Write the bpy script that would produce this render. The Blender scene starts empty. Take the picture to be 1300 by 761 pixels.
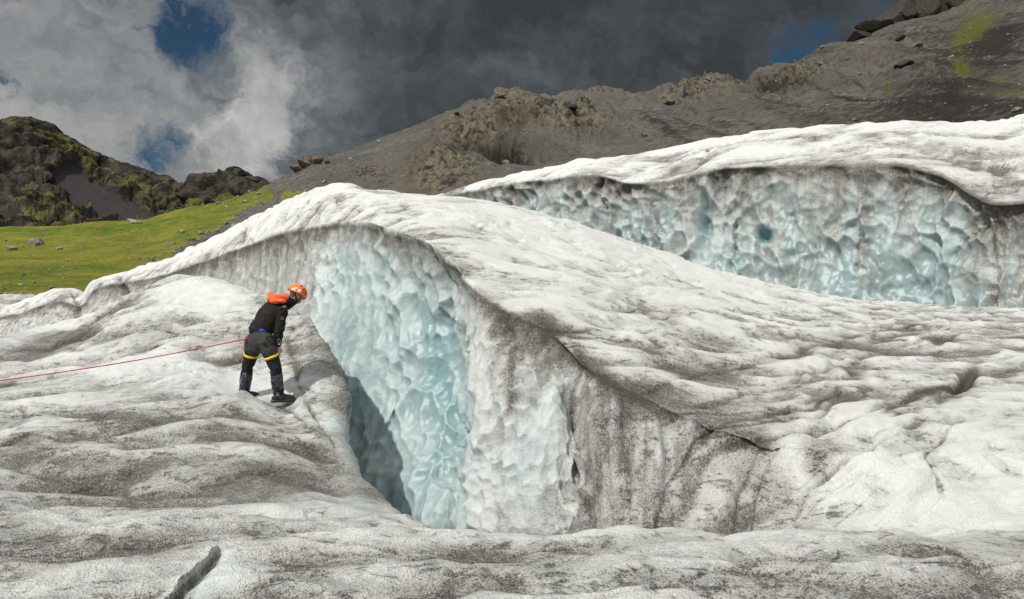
import bpy, math, random
import numpy as np
from mathutils import Vector, Matrix
D = bpy.data
SC = bpy.context.scene
COL = SC.collection

# ------------------------------------------------------------------ camera, world, sun, exposure
F = 867.0                                   # focal length in photo pixels (24 mm on 36 mm)
def at(px, py, Y):                          # a point of the place, seen at photo pixel px,py and Y metres away
    return np.array([(px - 650) / F * Y, Y, (380 - py) / F * Y])
cam_d = D.cameras.new('camera'); cam = D.objects.new('camera', cam_d); COL.objects.link(cam)
cam_d.sensor_width = 36; cam_d.lens = 36 * F / 1300; cam_d.clip_end = 6000; cam_d.clip_start = 0.05
cam.rotation_euler = (math.radians(90), 0, 0)
SC.camera = cam

SUN_EL, SUN_AZ = math.radians(49), math.radians(223)      # azimuth clockwise from +Y: behind the camera, to its left
sd = Vector((math.sin(SUN_AZ) * math.cos(SUN_EL), math.cos(SUN_AZ) * math.cos(SUN_EL), math.sin(SUN_EL)))
sun_d = D.lights.new('sun', 'SUN'); sun_d.energy = 3.85; sun_d.angle = math.radians(0.53); sun_d.color = (1, 0.965, 0.90)
sun = D.objects.new('sun', sun_d); COL.objects.link(sun); sun.location = (-20, -20, 40)
sun.rotation_euler = sd.to_track_quat('Z', 'Y').to_euler()
SC.view_settings.view_transform = 'Standard'; SC.view_settings.look = 'None'
SC.view_settings.exposure = 0.0; SC.view_settings.gamma = 1.0
SC.render.engine = 'CYCLES'
SC.cycles.max_bounces = 8; SC.cycles.diffuse_bounces = 7; SC.cycles.glossy_bounces = 2
SC.cycles.caustics_reflective = False; SC.cycles.caustics_refractive = False

class NT:                                   # small helper to write node trees
    def __init__(s, tree): s.t = tree; s.n = tree.nodes; s.l = tree.links
    def new(s, typ, **kw):
        n = s.n.new(typ)
        for k, v in kw.items():
            if k == 'ins':
                for i, val in v.items(): s.put(n.inputs[i], val)
            else: setattr(n, k, v)
        return n
    def put(s, sock, val):
        if isinstance(val, bpy.types.NodeSocket): s.l.new(val, sock)
        else:
            if hasattr(sock.default_value, '__len__') and not hasattr(val, '__len__'): val = [val] * len(sock.default_value)
            if hasattr(val, '__len__') and len(val) == 3 and len(sock.default_value) == 4: val = list(val) + [1]
            sock.default_value = val
    def math(s, op, a, b=0.0, c=0.0, clamp=False):
        n = s.new('ShaderNodeMath', operation=op, use_clamp=clamp); s.put(n.inputs[0], a); s.put(n.inputs[1], b)
        if op in ('MULTIPLY_ADD',): s.put(n.inputs[2], c)
        return n.outputs[0]
    def vm(s, op, a, b=(0, 0, 0), sc=None):
        n = s.new('ShaderNodeVectorMath', operation=op); s.put(n.inputs[0], a); s.put(n.inputs[1], b)
        if sc is not None: s.put(n.inputs[3], sc)
        return n.outputs['Value'] if op in ('DOT_PRODUCT', 'LENGTH', 'DISTANCE') else n.outputs[0]
    def ss(s, v, lo, hi, a=0.0, b=1.0):      # smoothstep map
        n = s.new('ShaderNodeMapRange', interpolation_type='SMOOTHSTEP')
        s.put(n.inputs[0], v); s.put(n.inputs[1], lo); s.put(n.inputs[2], hi); s.put(n.inputs[3], a); s.put(n.inputs[4], b)
        return n.outputs[0]
    def lin(s, v, lo, hi, a=0.0, b=1.0):
        n = s.new('ShaderNodeMapRange'); s.put(n.inputs[0], v); s.put(n.inputs[1], lo); s.put(n.inputs[2], hi); s.put(n.inputs[3], a); s.put(n.inputs[4], b)
        return n.outputs[0]
    def noise(s, vec, scale, detail=3, rough=0.55, dist=0.0, col=False):
        n = s.new('ShaderNodeTexNoise'); s.put(n.inputs['Vector'], vec); n.inputs['Scale'].default_value = scale
        n.inputs['Detail'].default_value = detail; n.inputs['Roughness'].default_value = rough; n.inputs['Distortion'].default_value = dist
        return n.outputs['Color'] if col else n.outputs['Fac']
    def vor(s, vec, scale, feature='F1', out='Distance'):
        n = s.new('ShaderNodeTexVoronoi', feature=feature); s.put(n.inputs['Vector'], vec); n.inputs['Scale'].default_value = scale
        return n.outputs[out]
    def mix(s, f, a, b, mode='MIX'):
        n = s.new('ShaderNodeMix', data_type='RGBA', blend_type=mode); s.put(n.inputs[0], f); s.put(n.inputs[6], a); s.put(n.inputs[7], b)
        return n.outputs[2]
    def attr(s, name): return s.new('ShaderNodeAttribute', attribute_name=name).outputs['Fac']

def build_world():
    w = D.worlds.new('World'); SC.world = w; w.use_nodes = True
    t = NT(w.node_tree); t.n.clear()
    sky = t.new('ShaderNodeTexSky', sky_type='NISHITA', sun_disc=False, sun_elevation=SUN_EL, sun_rotation=SUN_AZ, altitude=200, air_density=1.0, dust_density=0.3, ozone_density=2.0)
    dirv = t.new('ShaderNodeTexCoord').outputs['Generated']
    warp = t.vm('SUBTRACT', t.noise(dirv, 5.0, 7, 0.6, col=True), (0.5, 0.5, 0.5))
    wd = t.vm('ADD', dirv, t.vm('SCALE', warp, sc=0.30))
    wd2 = t.vm('ADD', dirv, t.vm('SCALE', warp, sc=0.16))
    def spot(px, py, rad, soft=1.0, v=None):
        d = at(px, py, 1.0); d = d / np.linalg.norm(d)
        dist = t.vm('DISTANCE', v or wd, tuple(d))
        r = rad / F
        return t.ss(dist, r * (1 + soft), r * max(0.0, 1 - soft), 0.0, 1.0)
    base = t.noise(t.vm('MULTIPLY', wd, (1, 1, 1.6)), 3.2, 7, 0.55, 0.3)
    fine = t.noise(t.vm('MULTIPLY', wd, (1, 1, 1.5)), 9.0, 8, 0.6, 0.4)
    # cloud brightness
    b = t.math('ADD', t.lin(base, 0.3, 0.7, 0.10, 0.22), t.lin(fine, 0.3, 0.7, -0.06, 0.06))
    def add(b, f, k): return t.math('MULTIPLY_ADD', f, k, b)
    edge = t.math('MULTIPLY', t.math('SUBTRACT', fine, 0.5), 1.6)
    b = add(b, t.ss(t.math('ADD', spot(320, 150, 75, 0.9), edge), 0.25, 0.95), 0.22)
    b = add(b, t.ss(t.math('ADD', spot(90, 110, 110, 0.9), edge), 0.25, 1.0), 0.05)
    b = add(b, spot(400, 120, 60, 0.9), 0.10)
    b = add(b, spot(250, 185, 60, 0.9), 0.10)
    b = add(b, spot(120, 90, 110, 0.9), 0.07)
    b = add(b, spot(490, 60, 170, 0.7), -0.02)
    b = t.math('MULTIPLY', b, t.lin(t.noise(t.vm('MULTIPLY', wd, (1, 1, 1.4)), 11.0, 6, 0.55, 0.0), 0.3, 0.7, 0.80, 1.20))
    dark = spot(790, 40, 330, 0.35)
    b = t.math('MULTIPLY', b, t.lin(dark, 0, 1, 1.0, 0.42))
    b = t.math('MAXIMUM', b, 0.05)
    # the rest of the hemisphere, outside the frame, has brighter unseen cloud, added to fill the shadows
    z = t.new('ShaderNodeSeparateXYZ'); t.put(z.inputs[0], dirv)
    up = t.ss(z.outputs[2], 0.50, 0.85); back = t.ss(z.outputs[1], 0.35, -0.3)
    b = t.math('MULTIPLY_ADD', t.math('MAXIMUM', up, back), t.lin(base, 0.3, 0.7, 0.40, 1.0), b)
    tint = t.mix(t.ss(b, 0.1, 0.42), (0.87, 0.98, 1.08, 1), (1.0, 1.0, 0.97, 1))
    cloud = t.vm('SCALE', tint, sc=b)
    # clear gaps
    gap = t.math('MAXIMUM', spot(240, 66, 46, 1.0, wd2), spot(186, 198, 34, 1.0, wd2))
    gap = t.math('MAXIMUM', gap, t.math('MULTIPLY', spot(195, 130, 20, 1.0, wd2), .7))
    gap = t.math('MAXIMUM', gap, t.math('MULTIPLY', spot(1010, 92, 26, 1.0, dirv), 0.9))
    gap = t.math('MAXIMUM', gap, t.math('MULTIPLY', spot(5, 115, 22, 1.0), 0.55))
    gap = t.math('MAXIMUM', gap, t.math('MULTIPLY', spot(1120, -30, 110, 1.0, dirv), 0.6))
    gap = t.math('MAXIMUM', gap, t.math('MULTIPLY', t.math('MULTIPLY', t.ss(base, 0.56, 0.70), up), 0.8))
    gapn = t.math('MULTIPLY', t.ss(t.math('MULTIPLY_ADD', edge, 1.9, gap), 0.35, 1.05), t.ss(gap, 0.0, 0.35), clamp=True)
    skyc = t.vm('MULTIPLY', sky.outputs[0], (0.018, 0.027, 0.030))    # strength 0.04-0.08: polarised deep blue
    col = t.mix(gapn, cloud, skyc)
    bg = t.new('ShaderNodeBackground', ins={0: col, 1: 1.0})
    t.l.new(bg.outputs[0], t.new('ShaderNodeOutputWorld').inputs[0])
build_world()

# ------------------------------------------------------------------ numpy noise
_rs = np.random.RandomState(7)
PERM = np.concatenate([_rs.permutation(256)] * 3).astype(np.int32)
G3 = _rs.normal(size=(256, 3)); G3 /= np.linalg.norm(G3, axis=1)[:, None]; G3 = G3.astype(np.float32)
R3 = _rs.rand(256, 3).astype(np.float32)
def hsh(i, j, k): return PERM[PERM[PERM[i & 255] + (j & 255)] + (k & 255)]
def pn(p, s=1.0, seed=0):                    # gradient noise, about -1..1
    p = (p * s + seed * 17.31).astype(np.float32)
    i = np.floor(p).astype(np.int32); f = (p - np.floor(p)).astype(np.float32); u = f * f * f * (f * (f * 6 - 15) + 10)
    r = 0
    for a in (0, 1):
        wa = u[..., 0] if a else 1 - u[..., 0]
        for b in (0, 1):
            wb = u[..., 1] if b else 1 - u[..., 1]
            for c in (0, 1):
                wc = u[..., 2] if c else 1 - u[..., 2]
                g = G3[hsh(i[..., 0] + a, i[..., 1] + b, i[..., 2] + c)]
                r = r + wa * wb * wc * (g[..., 0] * (f[..., 0] - a) + g[..., 1] * (f[..., 1] - b) + g[..., 2] * (f[..., 2] - c))
    return r * 1.6
def fbm(p, s=1.0, oct=4, gain=0.5, seed=0):
    r = 0; a = 1.0; tot = 0
    for o in range(oct):
        r = r + a * pn(p, s * 2.03 ** o, seed + o * 3.7); tot += a; a *= gain
    return r / tot
def ridged(p, s=1.0, oct=4, seed=0, gain=0.5):
    r = 0; a = 1.0; tot = 0
    for o in range(oct):
        r = r + a * (1 - np.abs(pn(p, s * 2.07 ** o, seed + o * 5.1)) * 1.6); tot += a; a *= gain
    return r / tot
def worley(p, s=1.0, seed=0):
    p = (p * s + seed * 9.7).astype(np.float32)
    i = np.floor(p).astype(np.int32); f = (p - np.floor(p)).astype(np.float32)
    f1 = np.full(p.shape[:-1], 9.0); f2 = f1.copy(); idv = np.zeros(p.shape[:-1])
    for a in (-1, 0, 1):
        for b in (-1, 0, 1):
            for c in (-1, 0, 1):
                h = hsh(i[..., 0] + a, i[..., 1] + b, i[..., 2] + c)
                q = R3[h] + np.array([a, b, c], np.float32) - f
                d = (q * q).sum(-1)
                m = d < f1
                f2 = np.where(m, f1, np.minimum(f2, d)); idv = np.where(m, h / 255.0, idv); f1 = np.where(m, d, f1)
    return np.sqrt(f1), np.sqrt(f2), idv
def sst(x, lo, hi):
    t = np.clip((x - lo) / (hi - lo), 0, 1); return t * t * (3 - 2 * t)
def warp(p, s, amp, seed=0):
    return p + amp * np.stack([pn(p, s, seed), pn(p, s, seed + 31), pn(p, s, seed + 57)], -1)

# ------------------------------------------------------------------ grids of control points -> fine surfaces
def proj(P):
    Y = np.maximum(P[..., 1], 0.3)
    return np.stack([650 + P[..., 0] / Y * F, 380 - P[..., 2] / Y * F], -1)
def catmull(A, axis, counts):
    A = np.moveaxis(A, axis, 0); n = len(A)
    E = np.concatenate([(2 * A[0] - A[1])[None], A, (2 * A[-1] - A[-2])[None]])
    out = []
    for k in range(n - 1):
        p0, p1, p2, p3 = E[k], E[k + 1], E[k + 2], E[k + 3]
        m = counts[k]
        for q in range(m):
            t = q / m
            # finite differences limited so that uneven spacing does not overshoot
            d1 = (p2 - p0) * 0.5; d2 = (p3 - p1) * 0.5
            l = np.linalg.norm((p2 - p1)[..., :3], axis=-1, keepdims=True) + 1e-9
            for_d1 = np.linalg.norm(d1[..., :3], axis=-1, keepdims=True) + 1e-9
            for_d2 = np.linalg.norm(d2[..., :3], axis=-1, keepdims=True) + 1e-9
            d1 = d1 * np.minimum(1, 1.3 * l / for_d1); d2 = d2 * np.minimum(1, 1.3 * l / for_d2)
            out.append((2*t**3-3*t**2+1)*p1 + (t**3-2*t**2+t)*d1 + (-2*t**3+3*t**2)*p2 + (t**3-t**2)*d2)
    out.append(A[-1])
    return np.moveaxis(np.array(out), 0, axis)
def refine(ctrl, step=1.7, lo=3, hi=160, rstep=None):
    """ctrl[row, col, xyz...]; sample so that one cell is about `step` photo pixels in view"""
    C = np.array(ctrl, float); S = proj(C)
    def cnt(d, vis, step=step):
        d = np.where(vis, d, 0)
        return [int(min(hi, max(lo, round(np.percentile(x[x > 0], 75) / step if (x > 0).any() else lo)))) for x in d]
    inx = (S[..., 0] > -150) & (S[..., 0] < 1450) & (S[..., 1] > -100) & (S[..., 1] < 800) & (C[..., 1] > 0.5)
    dr = np.linalg.norm(S[1:] - S[:-1], axis=-1); vr = inx[1:] & inx[:-1]
    dc = np.linalg.norm(S[:, 1:] - S[:, :-1], axis=-1); vc = inx[:, 1:] & inx[:, :-1]
    R = cnt(dr, vr, rstep or step); Q = cnt(dc.T, vc.T)
    A = catmull(C, 0, R); A = catmull(A, 1, Q)
    return A
def normals(P, flip=1):
    du = np.gradient(P, axis=1); dv = np.gradient(P, axis=0)
    n = np.cross(du, dv) * flip
    return n / (np.linalg.norm(n, axis=-1, keepdims=True) + 1e-12)
def grid_mesh(name, P, attrs, mat, mask=None, flip=False):
    r, c = P.shape[:2]
    idx = np.arange(r * c).reshape(r, c)
    q = np.stack([idx[:-1, :-1], idx[:-1, 1:], idx[1:, 1:], idx[1:, :-1]], -1)
    if flip: q = q[..., ::-1]
    q = q.reshape(-1, 4)
    V = P.reshape(-1, 3); at_ = {k: v.reshape(-1) for k, v in attrs.items()}
    if mask is not None:
        q = q[mask[:-1, :-1].reshape(-1)]
        used = np.unique(q); m = np.full(len(V), -1); m[used] = np.arange(len(used))
        q = m[q]; V = V[used]; at_ = {k: v[used] for k, v in at_.items()}
    me = D.meshes.new(name)
    me.vertices.add(len(V)); me.vertices.foreach_set('co', V.astype(np.float32).ravel())
    me.loops.add(q.size); me.loops.foreach_set('vertex_index', q.astype(np.int32).ravel())
    me.polygons.add(len(q)); me.polygons.foreach_set('loop_start', np.arange(0, q.size, 4, dtype=np.int32))
    me.polygons.foreach_set('use_smooth', np.ones(len(q), bool))
    me.update(calc_edges=True); me.validate()
    for k, v in at_.items():
        a = me.attributes.new(k, 'FLOAT', 'POINT'); a.data.foreach_set('value', v.astype(np.float32))
    o = D.objects.new(name, me); COL.objects.link(o); me.materials.append(mat)
    return o
def polydist(S, pts):
    """distance to a polyline given in photo pixels, signed side, and the position along it 0..1"""
    pts = np.array(pts, float); best = np.full(S.shape[:2], 1e9); side = np.zeros(S.shape[:2]); tt = np.zeros(S.shape[:2])
    n = len(pts) - 1
    for k in range(n):
        a, b = pts[k], pts[k + 1]; d = b - a; L = (d * d).sum()
        t = np.clip(((S - a) @ d) / L, 0, 1)
        v = S - (a + t[..., None] * d); dist = np.sqrt((v ** 2).sum(-1))
        m = dist < best
        best = np.where(m, dist, best); side = np.where(m, np.sign(d[0] * v[..., 1] - d[1] * v[..., 0]), side); tt = np.where(m, (k + t) / n, tt)
    return best, side, tt
def blob(S, x, y, rx, ry, rot=0):
    c, s = math.cos(math.radians(rot)), math.sin(math.radians(rot))
    dx, dy = S[..., 0] - x, S[..., 1] - y
    return np.exp(-(((dx * c + dy * s) / rx) ** 2 + ((-dx * s + dy * c) / ry) ** 2))

# ------------------------------------------------------------------ ice material
def bsdf(t, col, rough, normal=None, **kw):
    b = t.new('ShaderNodeBsdfPrincipled'); t.put(b.inputs['Base Color'], col); t.put(b.inputs['Roughness'], rough)
    if normal is not None: t.l.new(normal, b.inputs['Normal'])
    for k, v in kw.items(): t.put(b.inputs[k.replace('_', ' ')], v)
    o = t.new('ShaderNodeOutputMaterial'); t.l.new(b.outputs[0], o.inputs[0]); return b
def bump(t, h, dist, strength=1.0, normal=None):
    n = t.new('ShaderNodeBump'); n.inputs['Strength'].default_value = strength; n.inputs['Distance'].default_value = dist
    t.put(n.inputs['Height'], h)
    if normal is not None: t.l.new(normal, n.inputs['Normal'])
    return n.outputs[0]
def ice_material(name, grain=1.0):
    m = D.materials.new(name); m.use_nodes = True; t = NT(m.node_tree); t.n.clear()
    co = t.new('ShaderNodeTexCoord').outputs['Object']
    dirt, blue = t.attr('dirt'), t.attr('blue')
    n1 = t.noise(co, 95 * grain, 3, 0.7); n2 = t.noise(co, 28 * grain, 4, 0.65); n3 = t.noise(co, 7 * grain, 5, 0.6)
    v1 = t.noise(co, 66 * grain, 2, 0.6)
    # clean ice: white crust to blue ice
    tone = t.math('ADD', blue, t.lin(n3, 0.3, 0.7, -0.12, 0.12))
    ramp = t.new('ShaderNodeValToRGB'); t.put(ramp.inputs[0], tone)
    e = ramp.color_ramp.elements; e[0].position = 0.0; e[0].color = (0.76, 0.77, 0.755, 1)
    e[1].position = 1.0; e[1].color = (0.16, 0.275, 0.298, 1)
    for p, c in ((0.25, (0.58, 0.62, 0.615, 1)), (0.6, (0.33, 0.408, 0.416, 1))):
        k = e.new(p); k.color = c
    # silt film + grains
    fol = t.vm('MULTIPLY', t.vm('ADD', co, t.vm('SCALE', t.noise(co, 0.7, 2, .5, col=True), sc=0.8)), (0.40, 0.75, 5.0))
    n4 = t.noise(fol, 2.2 * grain, 6, 0.6); line = t.math('MULTIPLY', t.ss(t.math('ABSOLUTE', t.math('SUBTRACT', n4, 0.5)), 0.035, 0.0), t.ss(n3, 0.42, 0.6)); line = t.math('MULTIPLY', line, t.math('MULTIPLY', t.ss(blue, 0.3, 0.1), t.ss(dirt, 0.0, 0.45)))
    gz = t.new('ShaderNodeSeparateXYZ'); t.l.new(t.new('ShaderNodeNewGeometry').outputs['Normal'], gz.inputs[0]); line = t.math('MULTIPLY', line, t.ss(gz.outputs[2], 0.35, 0.6))
    d2 = t.math('ADD', dirt, t.lin(n2, 0.25, 0.75, -0.13, 0.13)); d2 = t.math('MULTIPLY_ADD', line, 0.34, d2); d2 = t.math('ADD', d2, t.math('MULTIPLY', t.lin(n4, 0.3, 0.7, -0.07, 0.07), t.ss(blue, 0.3, 0.1))); d2 = t.math('ADD', d2, t.lin(n3, 0.3, 0.7, -0.07, 0.07))
    film = t.ss(d2, 0.0, 1.1, 0.0, 0.84)
    silt = t.mix(t.ss(n3, 0.35, 0.65), (0.275, 0.258, 0.222, 1), (0.215, 0.21, 0.20, 1))
    c = t.mix(film, ramp.outputs[0], silt)
    thr = t.lin(d2, 0.0, 1.0, 0.76, 0.50)
    sp = t.ss(t.math('SUBTRACT', n1, thr), -0.01, 0.03, 0.0, 0.9)
    thr2 = t.lin(d2, 0.0, 1.0, 0.80, 0.52)
    sp2 = t.ss(t.math('SUBTRACT', v1, thr2), -0.01, 0.06, 0.0, 0.8)
    sp = t.math('MAXIMUM', sp, sp2); sp = t.math('MULTIPLY', sp, t.ss(blue, 0.75, 0.25, 0.35, 1.0))
    c = t.mix(sp, c, (0.070, 0.060, 0.048, 1))
    hv = t.ss(t.math('ADD', dirt, t.lin(n2, 0.3, 0.7, -0.45, 0.45)), 0.85, 1.6, 0.0, 0.85)
    c = t.mix(hv, c, (0.050, 0.040, 0.030, 1))
    h = t.math('ADD', t.math('MULTIPLY', n1, 0.6), t.math('MULTIPLY', n2, 0.55)); h = t.math('MULTIPLY_ADD', v1, 0.7, h); h = t.math('MULTIPLY_ADD', line, -0.5, h)
    rougher = t.lin(blue, 0.1, 0.7, 1.0, 0.22)
    nb = t.new('ShaderNodeBump'); nb.inputs['Distance'].default_value = 0.033 / grain; t.put(nb.inputs['Strength'], rougher); t.put(nb.inputs['Height'], h)
    bsdf(t, c, t.lin(blue, 0.1, 0.7, 0.55, 0.22), nb.outputs[0], Specular_IOR_Level=0.5, Subsurface_Weight=t.ss(blue, 0.15, 0.5, 0.0, 0.40), Subsurface_Radius=(0.25, 0.42, 0.5), Subsurface_Scale=0.7)
    return m
ICE = ice_material('glacier_ice_surface')
ICE_FAR = ice_material('distant_ice_surface', 0.5)

def lines(S, P, h, dirt, specs):
    """dirt-filled seams: (points, half width px, dirt, depth in m)"""
    wob = np.stack([pn(P, 1.1, 91), pn(P, 1.1, 92)], -1) * 7 + np.stack([pn(P, 5, 93), pn(P, 5, 94)], -1) * 2.0
    for pts, w, d, dep in specs:
        b, s, t = polydist(S + wob, pts)
        fade = sst(t, 0.0, 0.08) * (1 - sst(t, 0.9, 1.0)) * (0.55 + 0.6 * pn(P, 2.3, 95))
        g = np.exp(-(b / w) ** 2) * np.clip(fade, 0, 1)
        dirt += g * d; h -= g * dep
        # softer dirt apron along one side of the seam
        dirt += 0.35 * d * np.exp(-(b / (w * 4)) ** 2) * np.clip(fade, 0, 1) * (s > 0)
    return h, dirt

def top_texture(P, S, amp=1.0, seed=0, ang=0.35, fscale=1.0):
    """weathered upper surface: low cups in rows with dirty hollows. returns height, dirt"""
    c, s = math.cos(ang), math.sin(ang)
    Q = warp(P, 0.5, 0.5, seed + 1); Q = warp(Q, 1.7, 0.12, seed + 3)
    L = np.stack([Q[..., 0] * c + Q[..., 1] * s, -Q[..., 0] * s + Q[..., 1] * c, Q[..., 2]], -1)
    A = L * np.array([1.3, 2.6, 1.5]) * fscale
    f1, f2, _ = worley(A, 1.0, seed)
    B = L * np.array([3.2, 5.5, 3.0]) * fscale
    g1, g2, _ = worley(B, 1.0, seed + 5)
    lo = fbm(P, 0.35, 3, seed=seed + 9)
    w1 = 0.55 + 0.9 * sst(pn(P, 0.6, seed + 11), -0.4, 0.5)
    h = 0.085 * w1 * (f1 ** 2 - 0.35) + 0.014 * (g1 ** 2 - 0.35) * sst(pn(P, 0.9, seed + 12), -0.5, 0.3) + 0.13 * lo + 0.004 * fbm(P, 9, 2, seed=seed + 13)
    # foliation: long low ribs
    fo = np.stack([L[..., 0] * 0.22, L[..., 1] * 1.9, L[..., 2] * 1.2], -1)
    r = 1 - np.abs(pn(fo, 1.0, seed + 21)) * 2.2; r2 = 1 - np.abs(pn(fo, 2.7, seed + 23)) * 2.2
    seam = sst(r, 0.86, 0.99) * sst(pn(P, 0.5, seed + 25), -0.35, 0.25); seam2 = sst(r2, 0.84, 0.99) * sst(pn(P, 0.8, seed + 26), -0.2, 0.4)
    h = h - 0.045 * seam - 0.02 * seam2
    lump = fbm(warp(L, 1.0, .22, seed + 33) * np.array([0.5, 1.6, 1.2]) * fscale, 1.15, 2, 0.45, seed=seed + 31)
    lump2 = 1 - np.abs(pn(warp(L, 2, .12, seed + 34) * np.array([0.8, 1.7, 1.2]) * fscale, 1.6, seed + 35)) * 2.0
    h = h + 0.17 * lump + 0.03 * lump2
    dirt = 0.36 + 0.55 * fbm(P * np.array([1, 1.6, 1]), 0.55, 4, seed=seed + 30) - 0.95 * lump - 0.16 * lump2 + 0.50 * seam + 0.30 * seam2 - 0.28 * (f1 ** 2 - 0.30) - 0.10 * (g1 - .5)
    return h * amp, dirt
def wall_texture(P, S, seed=0, sc=1.0):
    """melt-scalloped wall. returns height, cell value"""
    Q = warp(P, 0.8, 0.25, seed + 2); Q = warp(Q, 2.2, 0.05, seed + 4)
    A = Q * np.array([1.0, 1.0, 0.72]) * 3.1 * sc
    A[..., 2] += 0.35 * A[..., 0]
    f1, f2, i1 = worley(A, 1.0, seed)
    B = Q * np.array([1.0, 1.0, 0.8]) * 6.3 * sc
    g1, g2, i2 = worley(B, 1.0, seed + 7)
    big = fbm(P * np.array([1, 1, 0.55]), 0.8, 3, seed=seed + 9)
    m = 0.30 + 1.0 * sst(pn(P, 0.8 * sc, seed + 5), -0.4, 0.4)
    h = (0.24 * m * (np.minimum(f1, 1) ** 2 - 0.35) + 0.045 * (g1 ** 2 - 0.35)) / sc + 0.16 * big + 0.003 * fbm(P, 14, 2, seed=seed + 15)
    return h, f1, g1

SURF = {}
# ------------------------------------------------------------------ the great ice ridge in the middle
def build_ridge():
    cols = [ # skyline (px,py,Y) | crest | foot | mid-wall depth offset | mid-wall px offset
     ((-300,404,27),(-300,418,25),(-300,455,24), 0, 0), ((-60,400,26),(-60,410,24.5),(-60,450,23), 0, 0), ((20,388,25),(20,398,23.5),(10,440,22), 0, 0),
     ((76,366,24),(72,382,22.8),(62,440,21), 0, 0), ((102,378,23.6),(104,388,22.4),(98,430,20.8), .3, 0), ((118,358,23.5),(122,366,22),(120,430,20.3), 0, 0), ((152,349,23),(158,358,21.5),(165,430,19.8), 0, 0),
     ((190,337,22.5),(200,351,20.5),(205,430,19), 0, 0), ((262,307,21),(275,325,19),(275,445,17.8), .1, 0), ((345,264,19.5),(345,300,17),(345,455,16.2), .2, 0),
     ((392,243,18.3),(400,287,15.4),(395,480,13.7), .2, -4), ((440,236,17.5),(448,280,14),(430,580,11.7), .55, -8), ((510,244,17.2),(502,293,12.3),(480,645,10.2), .6, 0),
     ((570,251,17),(545,310,11),(532,660,9.2), .95, 4), ((630,258,17.2),(576,335,10.2),(560,672,8.7), .95, 16), ((680,269,17.6),(602,362,9.6),(584,674,7.9), -.30, 10),
     ((730,283,18),(642,390,9.0),(640,684,7.2), -.45, 0), ((790,303,18.6),(692,414,8.4),(703,688,6.9), -.25, 4), ((850,323,19.2),(735,455,7.8),(745,690,6.8), .15, -6),
     ((885,336,19.6),(760,472,7.5),(770,690,6.35), -.2, 0), ((930,348,20),(808,494,7.2),(815,690,6.0), -.1, 0), ((1000,364,21),(872,528,6.85),(880,694,5.7), .1, -4), ((1080,379,22),(955,556,6.5),(950,698,5.5), .25, -8),
     ((1160,387,22),(1045,572,6.3),(1020,696,5.3), .1, 0), ((1250,391,22),(1150,578,6.2),(1130,696,5.1), 0, 0), ((1350,393,22),(1300,580,6.2),(1285,696,5.0), 0, 0), ((1700,398,22),(1700,580,6.2),(1700,696,5.0), 0, 0)]
    rows = [[] for _ in range(15)]
    for k, (s, c, b, dm, dx) in enumerate(cols):
        s3, c3, b3 = at(*s), at(*c), at(*b)
        rows[0].append(s3 + [0.4, 5.0, -5.5]); rows[1].append(s3 + [0.3, 2.6, -1.5]); rows[2].append(s3 + [.1, 1.0, -0.22]); rows[3].append(s3)
        bul = 0.12
        for j, t in enumerate((0.25, 0.5, 0.75, 0.965)):
            p = s3 * (1 - t) + c3 * t; p = p + [0, 0, bul * math.sin(math.pi * t)]; rows[4 + j].append(p)
        rows[8].append(c3)
        px = lambda t: at(c[0] * (1 - t) + b[0] * t + dx * math.sin(math.pi * t), c[1] * (1 - t) + b[1] * t, c[2] * (1 - t) + b[2] * t + dm * math.sin(math.pi * min(1, t * 1.1) ** 0.9))
        for j, t in enumerate((0.04, 0.28, 0.5, 0.75, 1.0)): rows[9 + j].append(px(t))
        rows[14].append(b3 + [0.25, -0.25, -2.6])
    C = np.array(rows)
    w = np.zeros((15, C.shape[1], 4)); w[..., 3] = np.arange(C.shape[1])[None]       # channels: wall, blue, crest row position
    w[9:, :, 0] = 1; w[8, :, 0] = .45
    wk = np.interp(np.arange(C.shape[1]), [0, 8, 9, 10, 11, 15, 17, 18, 19, 22, 26], [.2, .25, .3, .45, 1, .78, .66, .5, .25, .1, 0])
    w[..., 1] = w[..., 0] * wk[None]; w[..., 0] *= np.interp(np.arange(C.shape[1]), [0, 20, 21, 22, 26], [1, 1, .35, .0, 0])[None]
    for r in range(15): w[r, :, 2] = r
    A = refine(np.concatenate([C, w], -1), 1.6, rstep=1.05)
    P, wall, blue0, rw = A[..., :3], np.clip(A[..., 3], 0, 1), np.clip(A[..., 4], 0, 1), A[..., 5]; uc = A[..., 6]
    S = proj(P); N = normals(P, -1)
    if N[..., 2][rw < 6].mean() < 0: N = -N
    ht, dt = top_texture(P, S, .62, 3, 0.62, 1.3)
    hw, f1, g1 = wall_texture(P, S, 11)
    scal = np.clip(blue0 * 1.7, 0, 1); hw2, f2_, g2_ = wall_texture(P, S, 12, 1.55); nr = 1 - sst(P[..., 1], 7.6, 9.6); hw = hw * (1 - nr) + hw2 * nr * 1.1; f1 = f1 * (1 - nr) + f2_ * nr
    # smooth fluted dirty wall where not scalloped
    Qf = P * np.array([2.2, 2.2, 0.35]); fl = fbm(warp(Qf, 0.6, 0.3, 5), 1.0, 4, seed=41)
    hf = (0.13 + .10 * sst(S[..., 0], 700, 760)) * fl + 0.05 * fbm(P, 1.6, 3, seed=44) + 0.012 * fbm(P * np.array([1, 1, .3]), 8, 3, seed=45)
    uv = np.stack([uc + .10 * pn(P, 1.3, 46), rw * .16, uc * 0], -1)
    flute = fbm(uv * np.array([1.9, 1, 1]), 1.0, 3, .55, seed=47); flutes = sst(S[..., 0], 700, 780)
    hf = hf * (1 - .6 * flutes) + flutes * (.30 * flute * sst(rw, 8.4, 9.6) + .03 * fbm(P, 2.2, 3, seed=48))
    h = (1 - wall) * ht + wall * (scal * hw + (1 - scal) * hf)
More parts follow.
